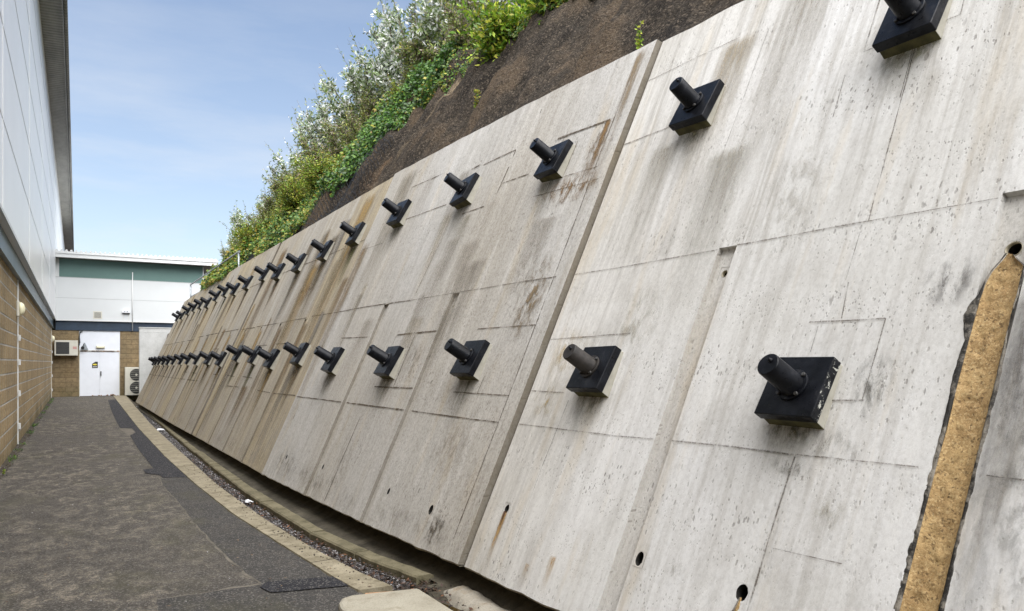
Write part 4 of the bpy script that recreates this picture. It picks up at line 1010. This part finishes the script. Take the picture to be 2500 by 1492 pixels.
for a, b in zip(rows, rows[1:]):
    for k in range(len(a)-1): m.bm.faces.new((a[k], b[k], b[k+1], a[k+1])).smooth = True
tag(m.build('hillside', M['rock']), kind='structure')

# pale washed groove down the bank
def xw(Y): return interp(Y, TY, TX)+K*(ptop(min(Y, 31))-.15)+.05
def bank_stain(pts, w, col, st):
    m = MB(); sl = m.bm.loops.layers.float_color.new('stain'); uvl = m.bm.loops.layers.uv.new('UVMap'); n = 30; rows = []
    for i in range(n+1):
        t = i/n*(len(pts)-1); k = min(int(t), len(pts)-2); f = t-k; Y = pts[k][0]*(1-f)+pts[k+1][0]*f; d = pts[k][1]*(1-f)+pts[k+1][1]*f
        rows.append([m.bm.verts.new((xw(Y)+d, Y+w*(j/4-.5), tz(xw(Y)+d, Y+w*(j/4-.5))+.025)) for j in range(5)])
    for i in range(n):
        for j in range(4):
            f = m.bm.faces.new((rows[i][j], rows[i][j+1], rows[i+1][j+1], rows[i+1][j]))
            for l, (u, v) in zip(f.loops, ((j/4, 1-i/n), ((j+1)/4, 1-i/n), ((j+1)/4, 1-(i+1)/n), (j/4, 1-(i+1)/n))): l[sl] = (*col, st); l[uvl].uv = (u, v)
    return tag(m.build('dry_gully', M['streak']), kind='structure')
bank_stain([(11.0, 1.45), (11.3, 1.0), (11.6, .45), (11.9, .1)], .28, (.26, .20, .13), .8)
bank_stain([(12.3, .9), (12.5, .5), (12.7, .1)], .3, (.22, .14, .08), .6)
# netting lying on the bank
def net(yr, dr, label, lift=.06):
    m = MB(); P = lambda Y, d: Vector((interp(Y, TY, TX)+K*(ptop(min(Y, 31))-.15)+.05+d, Y, tz(interp(Y, TY, TX)+K*(ptop(min(Y, 31))-.15)+.05+d, Y)+lift))
    st = .055; nY = int((yr[1]-yr[0])/st); nD = int((dr[1]-dr[0])/st)
    w = .007; G = [[P(yr[0]+i*st, dr[0]+j*st) for j in range(nD+1)] for i in range(nY+1)]
    for i in range(nY+1):
        for j in range(nD+1):
            for (a, b) in ((1, 0), (0, 1)):
                if i+a <= nY and j+b <= nD:
                    p, q = G[i][j], G[i+a][j+b]; s = (q-p).cross(Vector((-.7, 0, .7))).normalized()*w
                    m.quad(p-s, q-s, q+s, p+s)
    return tag(m.build('netting', M['net']), label, 'netting', 'black netting pegged over the bank')
net((12.6, 16.0), (.02, .9), 'black mesh netting on the bank above the wall beneath the ivy')
net((19.2, 21.2), (.02, .6), 'small patch of black netting under yellow leaves farther along the wall top')

# ------------------------------------------------------------------ vegetation
SILVER = [(.24, .30, .17), (.30, .36, .23), (.16, .22, .09), (.12, .18, .065), (.74, .78, .70), (.84, .85, .82), (.84, .85, .82), (.55, .60, .46), (.24, .31, .14)]  # near-white tones also paint in sky glints between the leaves
OLIVE = [(.16, .24, .06), (.24, .30, .07), (.26, .27, .10), (.11, .17, .04), (.27, .23, .14), (.28, .34, .08), (.34, .34, .07)]
GREEN = [(.055, .14, .02), (.085, .19, .03), (.04, .09, .018), (.13, .24, .04), (.03, .07, .015)]
YELL = [(.26, .28, .04), (.34, .31, .05), (.18, .25, .035), (.12, .20, .03), (.30, .22, .04), (.08, .15, .03), (.14, .22, .03)]
BRIGHT = [(.30, .44, .04), (.40, .52, .05), (.18, .34, .03), (.52, .52, .07), (.12, .24, .025), (.09, .17, .02)]
def shrub_mesh(pal, H, Wd, n_stem, leaf, dens, seed, spread=.9):
    random.seed(seed)
    mf = MB(); lc = mf.bm.loops.layers.float_color.new('leaf'); ms = MB()
    for s in range(n_stem):
        a = random.uniform(0, 6.28); r = Wd*random.random()**.6; hh = H*random.uniform(.22, 1.0)*(1-.35*(r/Wd)**2)
        p = Vector((.15*Wd*math.cos(a), .15*Wd*math.sin(a), -.3)); end = Vector((r*math.cos(a), r*math.sin(a), hh))
        n = 7; pts = []
        for k in range(n+1):
            t = k/n; q = p.lerp(end, t); q.x += -.15*r*math.cos(a)*math.sin(t*3.1)+.06*random.uniform(-1, 1); q.y += .06*random.uniform(-1, 1); pts.append(q)
        ms.tube(pts, [.035*(1-.85*k/n)+.004 for k in range(n+1)], 5)
        shade = random.uniform(.75, 1.25)
        for k in range(2, n+1):
            for tw in range(int(dens)):
                d = (rv()+Vector((.4*math.cos(a), .4*math.sin(a), .55))).normalized(); ln = random.uniform(.22, .60)*(1.15-.5*k/n)*spread
                b0 = pts[k-1].lerp(pts[k], random.random()); b1 = b0+d*ln
                if tw % 3 == 0: ms.tube([b0, b1], [.006, .003], 3, caps=False)
                nl = int(ln/leaf*3.2); cl = random.uniform(.7, 1.3)*shade
                for q in range(nl):
                    t = (q+random.random())/nl; pp = b0.lerp(b1, t)+rv()*leaf*.35
                    c = random.choice(pal); c = tuple(min(.85, x*cl) for x in c)
                    leaf_face(mf.bm, lc, pp, (rv()+d*.7), rv(), leaf*random.uniform(.7, 1.25), leaf*random.uniform(.32, .5), c)
        if True:  # leader shoot poking out
            d = (Vector((.35*math.cos(a), .35*math.sin(a), 1))+rv()*.25).normalized(); ln = random.uniform(.3, .75)
            ms.tube([end, end+d*ln], [.006, .002], 3, caps=False)
            for q in range(int(ln/leaf*1.7)):
                c = random.choice(pal); leaf_face(mf.bm, lc, end+d*ln*q*leaf/ln*.6, rv()+d*.4, rv(), leaf*.9, leaf*.4, tuple(x*.85 for x in c))
    return mf, ms
def make_shrub(loc, label, pal, H, Wd, ns, leaf, dens, seed, name='shrub', group=None, cat='shrub', spread=.9):
    r = empty(name, loc, label, cat, group); mf, ms = shrub_mesh(pal, H, Wd, ns, leaf, dens, seed, spread)
    mf.build('foliage', M['leafm'], r); ms.build('stems', M['bark'], r); return r
GRP = 'silvery shrubs along the top of the bank'
spots = [(7.3, 11.6, 1.), (7.4, 13.9, 1.), (7.15, 16.2, .95), (6.85, 18.6, .92), (6.6, 21.0, .86), (6.3, 23.5, .80), (6.0, 26.0, .76), (5.7, 28.2, .74), (5.75, 30.2, .55)]
labs = ['largest silvery shrub, cut by the top edge beside the yellow green bush', 'silvery shrub second along the bank top from the viewer', 'silvery shrub third along the bank top', 'silvery shrub fourth along the bank top',
        'silvery shrub midway along the bank top', 'silvery shrub just beyond the middle of the bank top', 'silvery shrub third from the far end of the bank', 'silvery shrub second from the far end, above yellow leaves', 'smallest silvery shrub at the far end beside the handrail']
protos = [make_shrub((0, 0, 0), 'x', SILVER, 3.3, 1.5, 50, .125, 18, 11, group=GRP), make_shrub((0, 0, 0), 'x', SILVER+OLIVE[:3], 3.1, 1.55, 50, .125, 18, 23, group=GRP)]
random.seed(5)
for i, ((x, y, s), lbl) in enumerate(zip(spots, labs)):
    o = protos[i] if i < 2 else copy_tree(protos[i % 2])
    o.location = (x, y, tz(x, y)-.15); o.rotation_euler = (0, R(-8), random.uniform(0, 6.28)); o.scale = (s, s, s*random.uniform(.92, 1.05)); o['label'] = lbl
GR2 = 'olive brown bushes in front of the silvery shrubs'
op = make_shrub((0, 0, 0), 'x', OLIVE+[(.26, .21, .16), (.30, .26, .20)], 1.3, 1.0, 24, .075, 11, 41, group=GR2)
for i, (x, y, s) in enumerate([(6.4, 12.6, .9), (6.6, 14.9, 1.15), (6.0, 17.4, .9), (6.15, 19.8, 1.1), (5.5, 22.4, .85), (5.5, 25.0, .95), (4.9, 28., .6)]):
    o = op if i == 0 else copy_tree(op)
    o.location = (x, y, tz(x, y)-.1); o.rotation_euler = (0, R(-10), i*1.9); o.scale = (s, s, s)
    o['label'] = ['nearest olive bush behind the ivy edge', 'second nearest olive bush behind the ivy', 'third nearest olive bush behind the ivy', 'olive brown bush midway along the ivy', 'olive brown bush third from the far end', 'olive brown bush second from the far end', 'farthest olive brown bush above the wall'][i]
make_shrub((5.85, 9.95, tz(5.85, 9.95)-.15), 'bright yellow green broad leaved bush at the top of the bank', BRIGHT, .85, .8, 32, .095, 11, 77, name='bush', cat='bush')
make_shrub((5.8, 8.75, tz(5.8, 8.75)-.15), 'bright green bush cut by the top edge, nearest on the bank', BRIGHT, .7, .7, 26, .095, 10, 78, name='bush', cat='bush')

GR3 = 'low yellow green bushes growing out of the ivy'
lowb = make_shrub((0, 0, 0), 'x', YELL+[(.30, .42, .05), (.22, .36, .04), (.36, .40, .06)], .75, .7, 20, .06, 10, 55, name='bush', group=GR3, cat='bush')
for i, (y, d, s_) in enumerate([(14.6, 2.2, .8), (16.6, 1.1, .85), (18.6, 1.0, .9), (20.6, 1.3, .8), (22.6, .8, .85), (24.6, .9, .75)]):
    o = lowb if i == 0 else copy_tree(lowb); x = interp(y, TY, TX)+K*(ptop(y)-.15)+.05+d
    o.location = (x, y, tz(x, y)-.05); o.rotation_euler = (0, R(-25), i*1.3); o.scale = (s_, s_*1.3, s_)
    o['label'] = ['nearest low yellow green bush in the ivy', 'low yellow bush second from the viewer, above the near netting', 'low yellow bush third from the viewer in the ivy', 'low yellow bush behind the small netting patch', 'low yellow bush second from the far end of the ivy', 'farthest low yellow bush in the ivy'][i]
# ivy: a mat of leaves hanging over the upper bank and down to the wall top
random.seed(99)
def xw(Y): return interp(Y, TY, TX)+K*(ptop(min(Y, 31))-.15)+.05
def ivy(name, n, gen, pals, leaf, label, lift=.10, bf=1.):
    m = MB(); lc = m.bm.loops.layers.float_color.new('leaf')
    for _ in range(n):
        g_ = gen()
        if g_ is None: continue
        Y, d, yel = g_; x = xw(Y)+d; bumpy = max(.02, .13+(.0 if d < 1.6 else .28*min(1, (d-1.6)))+.42*mnoise.noise(Vector((x*1.3, Y*1.1, 3)))+.14*mnoise.noise(Vector((x*4, Y*4, 3))))*bf
        p = Vector((x-.25*bumpy, Y, tz(x, Y)+lift*random.random()+bumpy*random.random()**.5))
        c = random.choice(pals[1] if random.random() < yel else pals[0]); k = random.uniform(.75, 1.25)
        nn = (Vector((-.6, -.35, .6))+rv()*.55).normalized()
        leaf_face(m.bm, lc, p, (Vector((-.4, 0, -.7))+rv()*.8), nn, leaf*random.uniform(.5, 1.5), leaf*random.uniform(.7, 1.0), tuple(min(.9, q*k) for q in c))
    return tag(m.build(name, M['leafm']), label, 'ivy', kind='stuff')
def edge(Y):   # lower margin of the ivy, metres behind the wall top
    return interp(Y, [6, 8, 9.4, 10.8, 12.3, 12.8, 13.3, 14, 14.9, 15.5, 16.2, 19.2, 19.8, 20.6, 21.4, 31], [1.35, 1.4, 1.45, 1.49, 1.46, 1.3, 1.0, .85, .62, .45, .05, .0, .35, .4, .0, -.03])+.07*mnoise.noise(Vector((Y*1.7, 0, 0)))+.07*mnoise.noise(Vector((Y*6, 0, 0)))
def gi():
    Y = random.uniform(12.3, 27.5); e = edge(Y); d = e+(4.2-e)*random.random()**1.1
    yel = (.06 if Y < 15.5 else .42)+.9*max(0, mnoise.noise(Vector((Y*.5, d*1.2, 8)))+.05)*(1 if Y > 15.5 else .3)+(.25 if Y > 22 else 0)
    yel += .25*(d > 2.2)
    return Y, d, yel
ivy('ivy', 95000, gi, (GREEN, YELL), .066, 'green ivy turning yellow farther off, draped over the bank above the wall')
def gi2():
    Y = random.uniform(5.5, 12.6); e = edge(Y); d = e+.45*random.random()**2.2; return Y, d, .5
ivy('ivy', 6500, gi2, (GREEN, YELL), .045, 'thin fringe of ivy along the top edge of the brown bank', .02, .25)
def gi3():
    Y = 27.2-5*random.random()**.8; return Y, random.uniform(-.16, .8)+max(0, Y-25.5)*.1, .8
ivy('creeper', 5000, gi3, (GREEN, YELL), .10, 'yellow creeper spilling over the far wall top by the handrail', .22)

# small plants on the wall top and bank
def sprig(x, y, z, h, label, pal, leaf=.035):
    r = empty('weed', (x, y, z), label, 'weed'); ms = MB(); mf = MB(); lc = mf.bm.loops.layers.float_color.new('leaf')
    for s in range(3):
        d = Vector((random.uniform(-.12, .12), random.uniform(-.12, .12), 1)); hh = h*random.uniform(.6, 1.)
        ms.tube([(0, 0, 0), tuple(d*hh)], [.004, .002], 4)
        for q in range(int(hh/.007)):
            leaf_face(mf.bm, lc, d*hh*random.random(), rv()+Vector((0, 0, .4)), rv(), leaf, leaf*.5, random.choice(pal))
    ms.build('stem', M['bark'], r); mf.build('leaves', M['leafm'], r)
p = wp(5.22, ptop(5.22)); sprig(p.x+.08, 5.22, p.z-.02, .34, 'tall green weed rooted on the wall top left of the step joint', BRIGHT)
sprig(xw(9.3)+.75, 9.3, tz(xw(9.3)+.75, 9.3), .28, 'small yellow green weed growing on the bare brown bank', YELL, .05)
sprig(-.90, 10.2, .01, .10, 'small green weed at the near foot of the block wall', BRIGHT, .03)
sprig(-.90, 13.0, .01, .08, 'tiny green weed farther along the foot of the block wall', BRIGHT, .03)
sprig(-.92, 22.0, .01, .10, 'green weed tuft in the verge midway along the block wall', GREEN, .04)

m = MB(); lc = m.bm.loops.layers.float_color.new('leaf')
for _ in range(2600):
    y = 6+34*random.random(); 
    if mnoise.noise(Vector((y*.9, 0, 5))) < .02: continue
    p_ = Vector((random.uniform(-1.0, -.86), y, .01)); leaf_face(m.bm, lc, p_, rv()+Vector((.2, 0, .8)), rv(), random.uniform(.02, .06), random.uniform(.006, .02), random.choice(GREEN+YELL[2:4]))
tag(m.build('verge_weeds', M['leafm']), 'low green weeds and moss along the foot of the block wall', 'weeds', kind='stuff')
m = MB(); lc = m.bm.loops.layers.float_color.new('leaf')
for _ in range(150):
    y = 4.9+9*random.random()**1.4; x = random.uniform(-.9, B1(max(y, 5.2)))
    leaf_face(m.bm, lc, Vector((x, y, .019)), Vector((random.uniform(-1, 1), random.uniform(-1, 1), .05)), Vector((0, 0, 1)), random.uniform(.02, .04), random.uniform(.008, .018), random.choice([(.09, .05, .03), (.16, .10, .05), (.05, .035, .025)]))
tag(m.build('fallen_leaves', M['leafdry']), 'few stray brown leaves scattered over the path', 'fallen leaves', kind='stuff')
for o in bpy.data.objects:
    if o.type == 'EMPTY' and o.get('label') == 'x': print('UNLABELLED', o.name)
